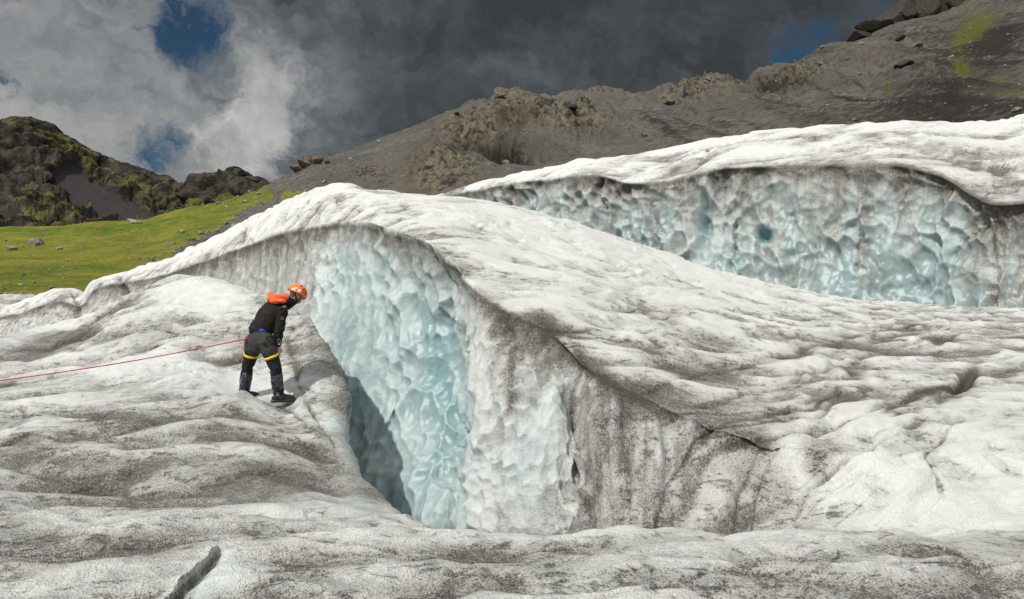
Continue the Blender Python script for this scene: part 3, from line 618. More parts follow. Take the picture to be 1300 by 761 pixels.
def build_hill():
    cols = [((-700,400,60),(-700,290,190)),((-350,392,60),(-350,294,180)),((-100,386,60),(-100,292,172)),((0,380,60),(0,291,170)),((60,384,60),(60,290,172)),((120,388,60),(120,284,175)),((180,392,60),(182,281,178)),
      ((230,395,60),(235,266,183)),((280,395,60),(285,256,187)),((325,395,60),(328,243,190)),((365,395,60),(365,224,195)),((400,395,60),(398,204,200)),((440,392,60),(436,193,206)),((480,390,60),(480,178,212)),
      ((550,385,60),(550,152,222)),((600,380,60),(608,134,229)),((650,370,60),(650,121,234)),((700,360,60),(700,121,236)),((750,350,60),(750,123,238)),((800,345,60),(800,122,241)),((850,340,60),(850,114,244)),((900,335,60),(900,106,247)),
      ((950,330,60),(945,97,250)),((1000,325,60),(990,88,252)),((1050,320,62),(1045,62,256)),((1100,318,62),(1095,46,258)),((1150,316,62),(1150,26,258)),((1200,316,62),(1205,8,255)),((1260,316,62),(1260,-25,250)),((1350,316,62),(1350,-70,245)),((1600,316,62),(1600,-150,240)),((2100,316,62),(2100,-190,235))]
    rows = [[] for _ in range(10)]
    for b, s in cols:
        b3, s3 = at(*b), at(*s)
        rows[0].append(b3 + [0, -25, -6])
        for j, tt in enumerate((0, .2, .4, .6, .8, 1.0)):
            k = 0.10 * (1 if b[0] < 500 else .3)
            p = b3 * (1 - tt) + s3 * tt; p[2] -= k * math.sin(math.pi * tt) * (s3[2] - b3[2]); rows[1 + j].append(p)
        rows[7].append(s3 + [0, 22, -2.5]); rows[8].append(s3 + [0, 80, -22]); rows[9].append(s3 + [0, 200, -110])
    A = refine(np.array(rows), 1.7, hi=120)
    S = proj(A); N = normals(A)
    if N[..., 2].mean() < 0: N = -N
    P = A
    rockm = 0.95*blob(S,600,172,45,34,-20) + .9*blob(S,680,158,62,26,5) + .9*blob(S,735,160,60,24) + .7*blob(S,640,118,22,8) + .8*blob(S,565,215,45,32) + .9*blob(S,905,118,60,20,-8) + .8*blob(S,860,128,30,14) + .9*blob(S,1000,108,48,20,-12) + .6*blob(S,1055,92,50,20,-15) \
        + .6*blob(S,465,228,26,12) + .7*blob(S,398,203,20,8,-10) + .5*blob(S,1190,110,50,40,-30) + .5*blob(S,1130,70,50,20,-20) + .35*blob(S,500,195,40,16,-20) + .6*blob(S,770,125,40,8)
    rockm = np.clip(rockm * (0.8 + 0.5 * fbm(P, .06, 3, seed=101)), 0, 1.2)
    rg = ridged(warp(P, .05, 6, 104), .055, 5, seed=102); rg2 = ridged(P * np.array([1, 1, 1.6]), .25, 4, seed=103)
    h = rockm * ((rg - 0.35) * 7.0 + (rg2 - 0.3) * 4.0 + (ridged(P, .7, 3, seed=108) - .3) * 1.6) + 1.4 * fbm(P, .035, 3, seed=105) + 0.30 * fbm(P, .35, 4, seed=106)
    # gullies running down the scree
    gl = fbm(np.stack([P[..., 0] * .10, P[..., 1] * .012, P[..., 2] * .012], -1), 1.0, 4, seed=107)
    gm = sst(S[..., 0], 480, 620)
    h += gm * 2.6 * gl
    # recesses: the dark overhang left of centre and the outcrop openings
    for x, y, rx, ry, ro, dp in ((615,188,30,9,8,9),(586,196,9,13,0,5),(648,140,0.1,0.1,0,0),(700,148,26,6,-10,5),(660,196,34,6,12,6),(940,100,14,6,0,5),(985,118,20,7,-6,5),(1100,102,12,7,0,3),(395,222,1,1,0,0),(727,139,7,4,10,3),(463,229,6,2.5,0,2)):
        h -= dp * blob(S, x, y, max(rx, 1), max(ry, 1), ro)
    crag = np.clip(blob(S, 643, 117, 17, 9) * 2.2 + blob(S, 672, 122, 10, 6) * .5 + blob(S, 398, 203, 15, 8) * 1.8, 0, 1)
    far = sst(P[..., 1], 150, 200)
    P = P + N * h[..., None]
    dark = 1.0*blob(S,617,187,32,9,8) + .5*blob(S,660,194,44,7,12) + .9*blob(S,700,147,36,7,-8) + .5*blob(S,655,170,30,20) + .6*blob(S,940,102,20,8) + .7*blob(S,985,118,28,9,-5) + .5*blob(S,1250,60,90,50,-20) + .45*blob(S,1230,140,90,30) + .55*blob(S,850,160,90,16,10) + .9*blob(S,727,139,9,4,20) + .8*blob(S,463,229,9,3) + .35*blob(S,1120,150,120,20)  # paints shade into the carved recesses; wider blobs darken the open slope
    dark += (.25 + .55 * gm) * np.clip(fbm(np.stack([P[..., 0] * .22, P[..., 1] * .02, P[..., 2] * .02], -1), 1.0, 4, seed=109) + .3 * fbm(P, .12, 3, seed=114), -.1, .6)
    dark += .7 * blob(S, 1265, 52, 20, 9, -20) + .28 * sst(S[..., 0], 760, 1000)  # the rightward darkening is cloud shadow put into the slope colour
    moss = 1.1*blob(S,1222,92,13,20,-20) + 1.2*blob(S,1240,32,36,14,-30) + .8*blob(S,1225,50,12,22,30) + .9*blob(S,1278,118,26,8) + .8*blob(S,1270,100,14,8) + .8*blob(S,1295,106,8,6) + .55*blob(S,1130,110,22,8) + .6*blob(S,1215,5,22,10) + .4*blob(S,960,118,20,7) + .5*blob(S,855,160,1,1)
    rock = rockm + 0.5 * blob(S, 540, 230, 70, 24) + .4 * blob(S, 770, 155, 25, 8) + .5 * blob(S, 640, 205, 60, 12) - 0.6 * blob(S, 650, 200, 60, 10)
    # grass below and left of a ragged line, thinning into the stones
    g = (300 - S[..., 0]) * .62 + (250 - (250 + (S[..., 1] - 250) * 0)) ; line = 352 - (S[..., 0] - 165) * 0.70
    line = np.interp(S[..., 0], [-800, 100, 165, 215, 260, 300, 330, 345, 400], [900, 900, 372, 334, 300, 272, 256, 236, -900])
    m = (line - S[..., 1]) + 11 * fbm(P, .09, 5, 0.65, seed=110) + 7 * pn(P, .5, 111)
    grass = m > 0
    patch = (np.exp(-(((S[..., 0] - 372) / 17) ** 2 + ((S[..., 1] - 250) / 8) ** 2)) + 0.4 * fbm(P, .3, 3, seed=112) > .45) | (blob(S, 335, 252, 16, 6, -25) + .4 * fbm(P, .3, 3, seed=113) > .55)
    grass |= patch
    edge = np.exp(-(np.maximum(m, 0) / 14) ** 2) + .5 * blob(S, 190, 325, 60, 12, -25)
    att = {'rock': np.clip(np.where(grass, edge * .45, rock), 0, 1), 'moss': moss, 'dark': np.clip(dark, 0, 1.2)}
    o = grid_mesh('gravel_hillside', P, att, HILL, mask=~grass); o['kind'] = 'structure'
    o2 = grid_mesh('grass_slope', P, att, GRASS, mask=grass); o2['kind'] = 'structure'
    return P, S, grass
HP, HS, HG = build_hill()

def build_mountain():
    sky = [(-900,60),(-600,110),(-300,140),(-100,158),(0,161),(18,158),(35,154),(50,160),(64,167),(80,178),(100,190),(125,202),(150,212),(175,220),(198,229),(215,233),(232,238),(248,233),(268,225),(285,222),(300,222),(318,229),(332,234),(350,243),(420,262),(600,300)]
    rows = [[] for _ in range(10)]
    for px, py in sky:
        k = 1.0 if px < 240 else 0.86
        s3, b3 = at(px, py, 640 * k), at(px, 318, 400)
        rows[0].append(b3 + [0, -60, -30])
        for j, tt in enumerate((0, .17, .34, .52, .70, .86, 1.0)):
            p = b3 * (1 - tt) + s3 * tt; p[2] -= 0.16 * math.sin(math.pi * tt) * (s3[2] - b3[2]); rows[1 + j].append(p)
        rows[8].append(s3 + [0, 70, -18]); rows[9].append(s3 + [0, 300, -140])
    A = refine(np.array(rows), 1.3, hi=110); S = proj(A); N = normals(A)
    if N[..., 2].mean() < 0: N = -N
    W = warp(A, .012, 14, 120)
    tz = W[..., 2] / 15.0 + 0.5 * pn(W, .010, 121) + W[..., 0] * .012
    fr = tz - np.floor(tz); terr = sst(fr, .25, .6) - fr          # ledges and steps
    buttress = ridged(W * np.array([1, .6, .25]), .022, 5, seed=122)
    tal = np.clip(blob(S, 125, 262, 62, 20, 33) * 1.4 + blob(S, 95, 235, 16, 22, -20) + blob(S, 180, 285, 70, 12, 25) + .7 * blob(S, 15, 280, 30, 14, 30) + .6 * blob(S, 255, 262, 34, 8, 20), 0, 1)
    tal = sst(tal, .3, .7)
    h = (1 - tal) * ((buttress - .35) * 20 + terr * 13 + (ridged(A, .08, 4, seed=124, gain=.55) - .4) * 8) + 1.0 * fbm(A, .05, 3, seed=125)
    h += 7 * (np.abs(S[..., 0] - 302) < 7) * sst(A[..., 1], 500, 540) * 0
    h = h * (0.45 + .55 * sst(S[..., 1] - np.interp(S[..., 0], [p[0] for p in sky], [p[1] for p in sky]), -2, 26))
    P = A + N * h[..., None]
    N2 = normals(P); N2 *= np.sign(N2[..., 2].mean())
    moss = (1 - tal) * (0.35 * sst(N2[..., 2], .35, .8) + .55 * fbm(A, .02, 4, seed=126) + .5 * blob(S, 45, 180, 40, 14, 30) + .5 * blob(S, 110, 215, 60, 16, 25) + .5 * blob(S, 190, 245, 50, 14, 15)) + .0
    moss += .35 * sst(S[..., 1], 245, 280) * (1 - tal); moss -= .5 * blob(S, 275, 240, 45, 16) + 0 * .25 * sst(S[..., 1], 215, 250) * (S[..., 0] < 90)
    o = grid_mesh('mountain', P, {'rock': tal, 'moss': moss, 'dark': moss * 0}, MOUNT); o['kind'] = 'structure'
build_mountain()
me = D.meshes.new('ground'); s = 3500.0
me.from_pydata([(-s, -s, -9), (s, -s, -9), (s, s, -9), (-s, s, -9)], [], [(0, 1, 2, 3)])
for k in ('rock', 'moss', 'dark'): me.attributes.new(k, 'FLOAT', 'POINT')
g = D.objects.new('ground', me); COL.objects.link(g); me.materials.append(HILL); g['kind'] = 'structure'

# ------------------------------------------------------------------ finding surfaces
from mathutils.bvhtree import BVHTree
def bvh(o): return BVHTree.FromPolygons([v.co[:] for v in o.data.vertices], [p.vertices[:] for p in o.data.polygons])
def grid_point(P, S, px, py, face=True):
    d = (proj(P)[..., 0] - px) ** 2 + (proj(P)[..., 1] - py) ** 2
    d = d + np.where(P[..., 1] < 2, 1e9, 0)
    i, j = np.unravel_index(np.argmin(d), d.shape)
    near = np.argwhere(d < d[i, j] + 3.0)
    k = min(near, key=lambda q: P[q[0], q[1], 1])
    return P[k[0], k[1]]

# ------------------------------------------------------------------ loose rocks
def simple_mat(name, col, rough=.8, nscale=20, var=.25, bumpd=0.0, spec=.3, metallic=0.0):
    m = D.materials.new(name); m.use_nodes = True; t = NT(m.node_tree); t.n.clear()
    co = t.new('ShaderNodeTexCoord').outputs['Object']
    n = t.noise(co, nscale, 5, .65)
    c = t.mix(t.ss(n, .3, .7), tuple(x * (1 - var) for x in col) + (1,), tuple(min(1, x * (1 + var)) for x in col) + (1,))
    bsdf(t, c, rough, bump(t, n, bumpd, .8) if bumpd else None, Specular_IOR_Level=spec, Metallic=metallic)
    return m
ROCK_L = simple_mat('pale_rock', (.24, .215, .18), .9, 1.6, .4, .25, .1)
ROCK_D = simple_mat('dark_rock', (.048, .043, .038), .9, 1.6, .4, .25, .1)
ROCK_T = simple_mat('tan_rock', (.12, .102, .076), .9, 1.2, .45, .3, .1)
def ico(sub):
    b = __import__('bmesh').new(); __import__('bmesh').ops.create_icosphere(b, subdivisions=sub, radius=1)
    v = np.array([x.co[:] for x in b.verts]); f = [[q.index for q in x.verts] for x in b.faces]; b.free(); return v, f
ICO3, ICO1, ICO2 = ico(4), ico(1), ico(2)
def rock_verts(base, size, seed, flat=.7):
    v = base.copy(); n = v / np.linalg.norm(v, axis=1)[:, None]
    if len(base) > 100:
        rs = np.random.RandomState(seed); pl = rs.normal(size=(16, 3)); pl /= np.linalg.norm(pl, axis=1)[:, None]; dd = rs.uniform(.62, .95, 16)
        dots = np.maximum(n @ pl.T, 1e-3); r = np.minimum((dd / dots).min(1), 1.25) + .05 * fbm(n + seed, 3.5, 4, seed=seed % 30)
        return n * r[:, None] * 1.1 * np.array(size)
    f1, f2, _ = worley(n * 1.0 + seed * 3.1, 1.1, seed % 50); w = 1 + .30 * pn(n + seed, 1.1, seed % 40) - .35 * (f1 - .4) + .10 * fbm(n + seed, 3.2, 3, seed=seed % 30)
    return v * w[:, None] * np.array(size)
def rock_obj(name, p, size, seed, mat, label, cat='boulder', group=None, rz=0):
    v = rock_verts(ICO3[0], size, seed)
    me = D.meshes.new(name); me.from_pydata([tuple(x) for x in v], [], ICO3[1]); me.materials.append(mat)
    me.polygons.foreach_set('use_smooth', np.ones(len(me.polygons), bool))
    o = D.objects.new(name, me); COL.objects.link(o); o.location = p; o.rotation_euler[2] = rz
    o['label'] = label; o['category'] = cat
    if group: o['group'] = group
    return o
def crag(name, p, blocks, seed, mat, label):
    """an outcrop of several fused blocks"""
    V, Fc = [], []
    for k, (dx, dy, dz, sx, sy, sz) in enumerate(blocks):
        v = rock_verts(ICO3[0], (sx, sy, sz), seed + k * 7)
        Fc += [[i + sum(len(x) for x in V) for i in f] for f in ICO3[1]]; V.append(v + [dx, dy, dz])
    V = np.concatenate(V); me = D.meshes.new(name); me.from_pydata([tuple(x) for x in V], [], Fc); me.materials.append(mat)
    o = D.objects.new(name, me); COL.objects.link(o); o.location = p; o['label'] = label; o['category'] = 'rock outcrop'; return o
for px, py, w, hh, mat, lab in [
    (46, 309, 3.1, 1.7, ROCK_L, 'large pale boulder in the grassy meadow, bigger of the two'), (15, 316, 1.9, 1.1, ROCK_L, 'small rounded grey boulder in the meadow nearest its bigger neighbour'),
    (171, 282, 2.2, 1.2, ROCK_L, 'whitish stone sitting on the grassy brow below the dark mountain'), (312, 255, 1.8, 1.0, ROCK_L, 'pale stone on the grass where it gives way to scree'),
    (849, 130, 3.2, 1.9, ROCK_T, 'tan boulder on the scree, the wider of a close pair'), (875, 128, 2.4, 1.8, ROCK_T, 'rounded tan boulder on the scree, the narrower of a close pair'),
    (819, 171, 1.8, 1.1, ROCK_T, 'small brown stone alone on the scree above the far ice'), (727, 138, 2.6, 1.8, ROCK_D, 'black angular rock standing out of the scree below the skyline'),
    (1043, 60, 1.8, 1.6, ROCK_T, 'small rock on the steep skyline of the hillside'), (1144, 49, 3.4, 2.4, ROCK_D, 'dark boulder high on the slope under the black crag'),
    (1164, 58, 2.8, 1.7, ROCK_T, 'brown boulder high on the slope beside a darker one'), (1146, 83, 4.4, 1.8, ROCK_D, 'broad flat dark rock halfway up the mossy slope'),
    (1075, 74, 1.7, 1.2, ROCK_T, 'small brown boulder on the scree under the steep skyline'), (579, 143, 1.8, 1.2, ROCK_T, 'small stone perched on the hill skyline left of the tan crag')]:
    p = grid_point(HP, HS, px, py)
    rock_obj('boulder', tuple(p + np.array([0, 0, hh * .12])), (w / 2, w / 2.3, hh / 2), int(px), mat, lab, 'boulder', 'boulders lying on the hillside', px * .1)
p = grid_point(HP, HS, 643, 119)
crag('rock_outcrop', tuple(p), [(-1.6, 0, -.4, 2.6, 3, 2.1), (1.4, 0, -.6, 3.4, 3, 1.8), (5, 1, -1.0, 3.6, 3, 1.3), (-3.6, 0, -1.5, 2.0, 2, 1.5)], 200, ROCK_T, 'rugged tan rock crag on the rounded top of the scree hill')
p = grid_point(HP, HS, 397, 204)
crag('rock_outcrop', tuple(p), [(-1.2, 0, -.8, 2.2, 2.5, 1.7), (1.6, 0, -.7, 2.0, 2, 1.8), (-3.6, 0, -2.2, 2.2, 2, 1.5), (3.6, 0, -.9, 1.4, 2, 1.2)], 230, ROCK_T, 'low flat topped crag on the left shoulder of the scree hill')
p = at(302, 221, 540)
crag('rock_pinnacle', tuple(p), [(0, 0, 1.5, 3.4, 4, 3.6), (-2, 0, -.5, 4, 4, 3), (4, 0, -1.2, 3.5, 4, 2.4), (-12, 2, -2.5, 10, 6, 4), (9, 2, -4, 8, 6, 3)], 260, ROCK_D, 'stubby dark rock tower on the low ridge beside the saddle')
p = at(1165, 8, 257)
crag('rock_outcrop', tuple(p), [(-16, 0, -8.5, 6, 4, 3.4), (-10.5, 0, -5.6, 5, 4, 4), (-5.5, 0, -2.6, 5, 4, 5), (-3, 0, 1, 1.9, 3, 3.6), (2, 0, -1, 5.5, 5, 5.5), (7, 0, 0, 5, 5, 6.4), (12, -2, 1.4, 6, 5, 7), (19, -2, 2, 7, 5, 6), (-21, 0, -11.3, 4.5, 3, 2)], 290, ROCK_D, 'black jagged crag at the very top of the slope')

def scatter_stones():
    rs = np.random.RandomState(3); V, Fc, n = [], [], 0
    r, c = HP.shape[:2]; Pj = proj(HP)
    cand = np.argwhere((Pj[..., 0] > -40) & (Pj[..., 0] < 1340) & (Pj[..., 1] > -20) & (Pj[..., 1] < 400) & (HP[..., 1] > 60) & (HP[..., 1] < 256))
    cell = 0
    pick = cand[rs.choice(len(cand), 22000, replace=False)]
    cnt = 0
    for i, j in pick:
        gx, gy = Pj[i, j]; gr = HG[i, j]
        line = np.interp(gx, [-800, 100, 165, 215, 260, 300, 330, 345], [900, 900, 372, 334, 300, 272, 256, 236])
        near = math.exp(-((gy - line) / 22) ** 2)
        pr = (0.035 + .85 * near) if gr else (0.22 + .7 * near * (gx < 500))
        if gx > 500: pr *= .6
        if rs.rand() > pr: continue
        sc = rs.uniform(.12, .40) * (1 + 1.2 * (rs.rand() < .06)) * (0.55 + HP[i, j, 1] / 300)
        v = ICO1[0] * rs.uniform(.6, 1.2, (len(ICO1[0]), 1)) * np.array([1, 1, .65]) * sc
        V.append(v + HP[i, j] + [0, 0, sc * .2]); Fc += [[a + n for a in f] for f in ICO1[1]]; n += len(v)
    V = np.concatenate(V); me = D.meshes.new('scattered_stones'); me.from_pydata(V.tolist(), [], Fc); me.materials.append(ROCK_S)
    o = D.objects.new('scattered_stones', me); COL.objects.link(o); o['kind'] = 'stuff'; o['label'] = 'small pale stones strewn over the hillside and meadow edge'; o['category'] = 'stones'
ROCK_S = simple_mat('stone_debris', (.19, .178, .155), .9, .3, .5, 0, .1)
scatter_stones()
# ------------------------------------------------------------------ the climber and the rope
import bmesh
def surface_z(key, x, y):
    P, S = SURF[key]; d = (P[..., 0] - x) ** 2 + (P[..., 1] - y) ** 2
    d = d + np.where(P[..., 2] < -3.2, 10, 0)
    i, j = np.unravel_index(np.argmin(d), d.shape); return P[i, j, 2]
FT = at(356, 515, 9.5); FT[2] = max(surface_z('mound', FT[0] + a, FT[1] + b) for a, b in ((0, 0), (.1, .05), (.18, .09), (.1, 0), (-.04, 0))) - .01
LIFT = FT[2] - at(356, 515, 9.5)[2]
def pp(px, py, dy=0.0):                     # photo pixel near the climber's distance -> point relative to the boots
    return (at(px, py, 9.5 + dy) + np.array([0, 0, LIFT]) - FT) * 1.04
BASE = FT
HEAD_ = np.array([0.78, 0.62, 0.0]); SIDE = np.array([0.62, -0.78, 0.0])    # the way the climber faces, and the climber's right-hand side
def unit(v): v = np.array(v, float); return v / (np.linalg.norm(v) + 1e-12)
def ring_loft(bm, pts, side=SIDE, n=22, cap=True):
    """pts: (centre, half width along side, half depth) ; closed tapered tube with rounded ends"""
    P = [np.array(p[0], float) for p in pts]; rs = [p[1] for p in pts]; rf = [p[2] if len(p) > 2 else p[1] for p in pts]
    seq = []
    d0 = unit(P[1] - P[0]); d1 = unit(P[-1] - P[-2])
    if cap:
        for a in (80, 55, 28): seq.append((P[0] - d0 * min(rs[0], rf[0]) * math.sin(math.radians(a)), rs[0] * math.cos(math.radians(a)), rf[0] * math.cos(math.radians(a)), d0))
    for k in range(len(P)):
        d = unit((P[min(k + 1, len(P) - 1)] - P[max(k - 1, 0)])); seq.append((P[k], rs[k], rf[k], d))
        if k < len(P) - 1:
            for t in (.33, .66):
                seq.append((P[k] * (1 - t) + P[k + 1] * t, rs[k] * (1 - t) + rs[k + 1] * t, rf[k] * (1 - t) + rf[k + 1] * t, unit(P[k + 1] - P[k])))
    if cap:
        for a in (28, 55, 80): seq.append((P[-1] + d1 * min(rs[-1], rf[-1]) * math.sin(math.radians(a)), rs[-1] * math.cos(math.radians(a)), rf[-1] * math.cos(math.radians(a)), d1))
    rings = []
    for c, a, b, d in seq:
        s = unit(side - d * np.dot(side, d)); f = np.cross(d, s)
        rings.append([bm.verts.new(tuple(c + s * a * math.cos(q) + f * b * math.sin(q))) for q in np.linspace(0, 2 * math.pi, n, endpoint=False)])
    for r0, r1 in zip(rings, rings[1:]):
        for k in range(n): bm.faces.new((r0[k], r0[(k + 1) % n], r1[(k + 1) % n], r1[k]))
    bm.faces.new(rings[0][::-1]); bm.faces.new(rings[-1])
def ball(bm, c, r, axes=None):
    M = Matrix.Translation(tuple(c))
    if axes is not None:
        M = M @ Matrix([[axes[0][i], axes[1][i], axes[2][i], 0] for i in range(3)] + [[0, 0, 0, 1]])
    r = (r, r, r) if not hasattr(r, '__len__') else r
    bmesh.ops.create_uvsphere(bm, u_segments=24, v_segments=16, radius=1, matrix=M @ Matrix.Diagonal((*r, 1)))
def fuse(name, bm, mat, parent, voxel=.010, smooth=3, fold=0.0, fs=14, seed=0, root=False, cut=None):
    """fuses overlapping volumes into one continuous surface"""
    me = D.meshes.new(name); bmesh.ops.recalc_face_normals(bm, faces=bm.faces); bm.to_mesh(me); bm.free()
    tmp = D.objects.new('tmp', me); COL.objects.link(tmp)
    if voxel:
        r = tmp.modifiers.new('r', 'REMESH'); r.mode = 'VOXEL'; r.voxel_size = voxel; r.use_smooth_shade = True
    if smooth:
        sm = tmp.modifiers.new('s', 'SMOOTH'); sm.factor = .5; sm.iterations = smooth
    dg = bpy.context.evaluated_depsgraph_get(); me2 = D.meshes.new_from_object(tmp.evaluated_get(dg)); me2.name = name
    D.objects.remove(tmp); D.meshes.remove(me)
    if fold:
        n = len(me2.vertices); v = np.empty(n * 3, np.float32); me2.vertices.foreach_get('co', v); v = v.reshape(-1, 3)
        nn = np.array([x.normal[:] for x in me2.vertices])
        f = (1 - np.abs(pn(warp(v, 5, .04, seed), fs, seed)) * 2) * .6 + pn(v, fs * .5, seed + 3) * .6
        v = v + nn * (fold * f)[:, None]; me2.vertices.foreach_set('co', v.astype(np.float32).ravel())
    me2.polygons.foreach_set('use_smooth', np.ones(len(me2.polygons), bool)); me2.update()
    me2.materials.clear(); me2.materials.append(mat)
    o = D.objects.new(name, me2); COL.objects.link(o)
    if root: o.location = tuple(BASE)
    else: o.parent = parent
    return o
SKIN = simple_mat('skin', (.44, .25, .18), .55, 60, .12, 0, .4)
BLACK = simple_mat('black_softshell', (.012, .011, .011), .8, 40, .3, .002, .2)
SHORTS = simple_mat('charcoal_shorts', (.042, .043, .042), .85, 60, .25, .002, .2)
TROUS = simple_mat('black_trousers', (.016, .016, .019), .85, 50, .3, .002, .2)
ORANGE = simple_mat('orange_fabric', (.85, .12, .035), .7, 30, .1, .002, .3)
HELM = simple_mat('orange_helmet_shell', (.88, .16, .02), .3, 8, .04, 0, .5)
DARKP = simple_mat('black_plastic', (.012, .012, .013), .35, 20, .2, 0, .5)
WHITE = simple_mat('white_print', (.8, .8, .8), .5, 20, .04, 0, .4)
YEL = simple_mat('yellow_webbing', (.75, .50, .03), .7, 80, .12, .001, .2)
BLUE = simple_mat('blue_webbing', (.03, .08, .42), .7, 80, .15, .001, .2)
GREY = simple_mat('grey_fabric', (.10, .10, .11), .7, 30, .2, .001, .3)
BOOT = simple_mat('boot_leather', (.022, .019, .017), .6, 40, .4, .004, .3)
RED = simple_mat('red_rope_sheath', (.42, .025, .035), .75, 120, .3, .001, .2)
def gaiter_mat():
    m = D.materials.new('patterned_gaiter'); m.use_nodes = True; t = NT(m.node_tree); t.n.clear()
    co = t.new('ShaderNodeTexCoord').outputs['Object']; n = t.noise(co, 17, 4, .6, 1.2)
    bsdf(t, t.mix(t.ss(n, .52, .60), (.022, .025, .036, 1), (.15, .155, .18, 1)), .45, bump(t, n, .006, .8), Specular_IOR_Level=.4); return m
GAIT = gaiter_mat()

def build_person():
    hip, waist, chest, sho = pp(331, 440, 0), pp(332, 428, .03), pp(343, 411, .12), pp(353, 399, .2)
    neck, head = pp(365, 391.5, .25), pp(376.5, 384, .30)
    rs_, re_, rw_ = pp(358, 404, .06), pp(354.5, 427, .0), pp(352.5, 446, .0)
    ls_, le_, lw_ = pp(350, 402, .36), pp(352, 423, .42), pp(351, 440, .40)
    rh, rk, ra = pp(339, 443, -.08), pp(350.5, 475, -.05), pp(354, 507, 0)
    lh, lk, la = pp(324, 443, .09), pp(316, 472, .16), pp(311.5, 504, .22)
    # ground contact of the rear boot
    lz = surface_z('mound', *(la + BASE)[:2]) - BASE[2]
    la[2] = min(la[2], lz + .10)
    fwd = unit(np.array([.80, .42, -.42])); hs = unit(np.cross(fwd, [0, 0, 1])); hup = np.cross(hs, fwd)      # head looks down into the crevasse
    bm = bmesh.new()
    ring_loft(bm, [(hip + [0, 0, -.02], .155, .115), (waist, .14, .10), (chest, .165, .115), (sho + [0, 0, -.03], .15, .10)])
    ring_loft(bm, [(sho, .07, .07), (neck, .055, .058), (head - fwd * .02 - hup * .03, .055, .06)])
    ball(bm, head, (.076, .098, .112), (hs, fwd, hup)); ball(bm, head + fwd * .035 - hup * .06, (.055, .062, .055), (hs, fwd, hup))
    ring_loft(bm, [(head + fwd * .088 + hup * .015, .010, .010), (head + fwd * .112 - hup * .025, .015, .013)], hs)          # nose
    ring_loft(bm, [(head + fwd * .088 - hup * .055 - hs * .02, .009, .008), (head + fwd * .088 - hup * .055 + hs * .02, .009, .008)], hup)   # lips
    ball(bm, head + fwd * .07 - hup * .088, (.026, .024, .02), (hs, fwd, hup))
    for s in (-1, 1): ball(bm, head + hs * .076 * s - fwd * .012 - hup * .005, (.012, .020, .032), (hs, fwd, hup))
    for a, e, w in ((rs_, re_, rw_), (ls_, le_, lw_)): ring_loft(bm, [(a, .052), (e, .040), (w, .028)])
    for a, k, f in ((rh, rk, ra), (lh, lk, la)):
        ring_loft(bm, [(a, .088), (k, .058), (k * .6 + f * .4 + [-.0, 0, 0], .056), (f, .040)]); ring_loft(bm, [(f + [0, 0, -.04], .04), (f + HEAD_ * .15 + [0, 0, -.07], .035, .03)])
    # hands: palm, four curled fingers and a thumb
    for w, sg in ((rw_, 1), (lw_, -1)):
        dn = np.array([.06, 0, -1.0]); dn = unit(dn); ac = HEAD_; ou = SIDE * sg
        pc = w + dn * .055
        ring_loft(bm, [(w, .020, .026), (pc - dn * .01, .017, .038), (pc + dn * .035, .014, .040)], ou)
        for q, (o_, L) in enumerate(((-.030, .062), (-.010, .074), (.010, .078), (.030, .070))):
            b = pc + dn * .035 + ac * o_; m1 = b + dn * L * .5 - ou * .006; m2 = m1 + dn * L * .3 - ou * .018; e_ = m2 + dn * L * .1 - ou * .02
            ring_loft(bm, [(b, .0095), (m1, .0085), (m2, .008), (e_, .007)], ou, 10)
        tb = pc - dn * .015 + ac * .036; ring_loft(bm, [(tb - ac * .01, .013), (tb + ac * .018 + dn * .028 - ou * .006, .0105), (tb + ac * .022 + dn * .055 - ou * .014, .009)], ou, 10)
    body = fuse('person', bm, SKIN, None, .0055, 2, root=True)
    body['label'] = 'person in orange helmet and black jacket leaning forward at the crevasse edge'; body['category'] = 'person'
    # trousers
    bm = bmesh.new()
    for a, k, f in ((rh, rk, ra), (lh, lk, la)):
        ring_loft(bm, [(a + [0, 0, .03], .112, .11), (a * .5 + k * .5, .095, .092), (k, .078, .078), (k * .55 + f * .45, .074), (f * .9 + k * .1, .066)])
    ring_loft(bm, [(hip + [0, 0, .04], .165, .125), (hip + [0, 0, -.04], .17, .13)])
    fuse('trousers', bm, TROUS, body, .009, 2, .012, 12, 3)
    # shorts worn over them
    bm = bmesh.new(); k1 = rh * .62 + rk * .38; k2 = lh * .66 + lk * .34
    ring_loft(bm, [(waist + [0, 0, .0], .158, .122), (hip + [-.01, -.01, 0], .185, .15), (hip + [-.01, 0, -.05], .175, .14)])
    ring_loft(bm, [(rh + [-.01, 0, .02], .118, .118), (k1, .110, .104)], cap=True); ring_loft(bm, [(lh + [-.01, 0, .02], .115, .115), (k2, .106, .102)])
    sh = fuse('shorts', bm, SHORTS, body, .009, 2, .012, 10, 5)
    # harness leg loops and waist belt
    for c, ax, r in ((k1 + unit(rk - rh) * .055, unit(rk - rh), .101), (k2 + unit(lk - lh) * .055, unit(lk - lh), .099)):
        bm = bmesh.new(); s = unit(SIDE - ax * np.dot(SIDE, ax)); f = np.cross(ax, s); tilt = s * .0
        rows = []
        for o_, rr in ((-.018, r - .006), (-.018, r + .004), (.018, r + .002), (.018, r - .008)):
            rows.append([bm.verts.new(tuple(c + ax * (o_ + .012 * math.sin(q + .6)) + s * rr * math.cos(q) + f * rr * math.sin(q))) for q in np.linspace(0, 2 * math.pi, 36, endpoint=False)])
        for i in range(4):
            for k in range(36): bm.faces.new((rows[i][k], rows[i][(k + 1) % 36], rows[(i + 1) % 4][(k + 1) % 36], rows[(i + 1) % 4][k]))
        fuse('harness_strap', bm, YEL, body, 0, 0)
    bm = bmesh.new(); rows = []
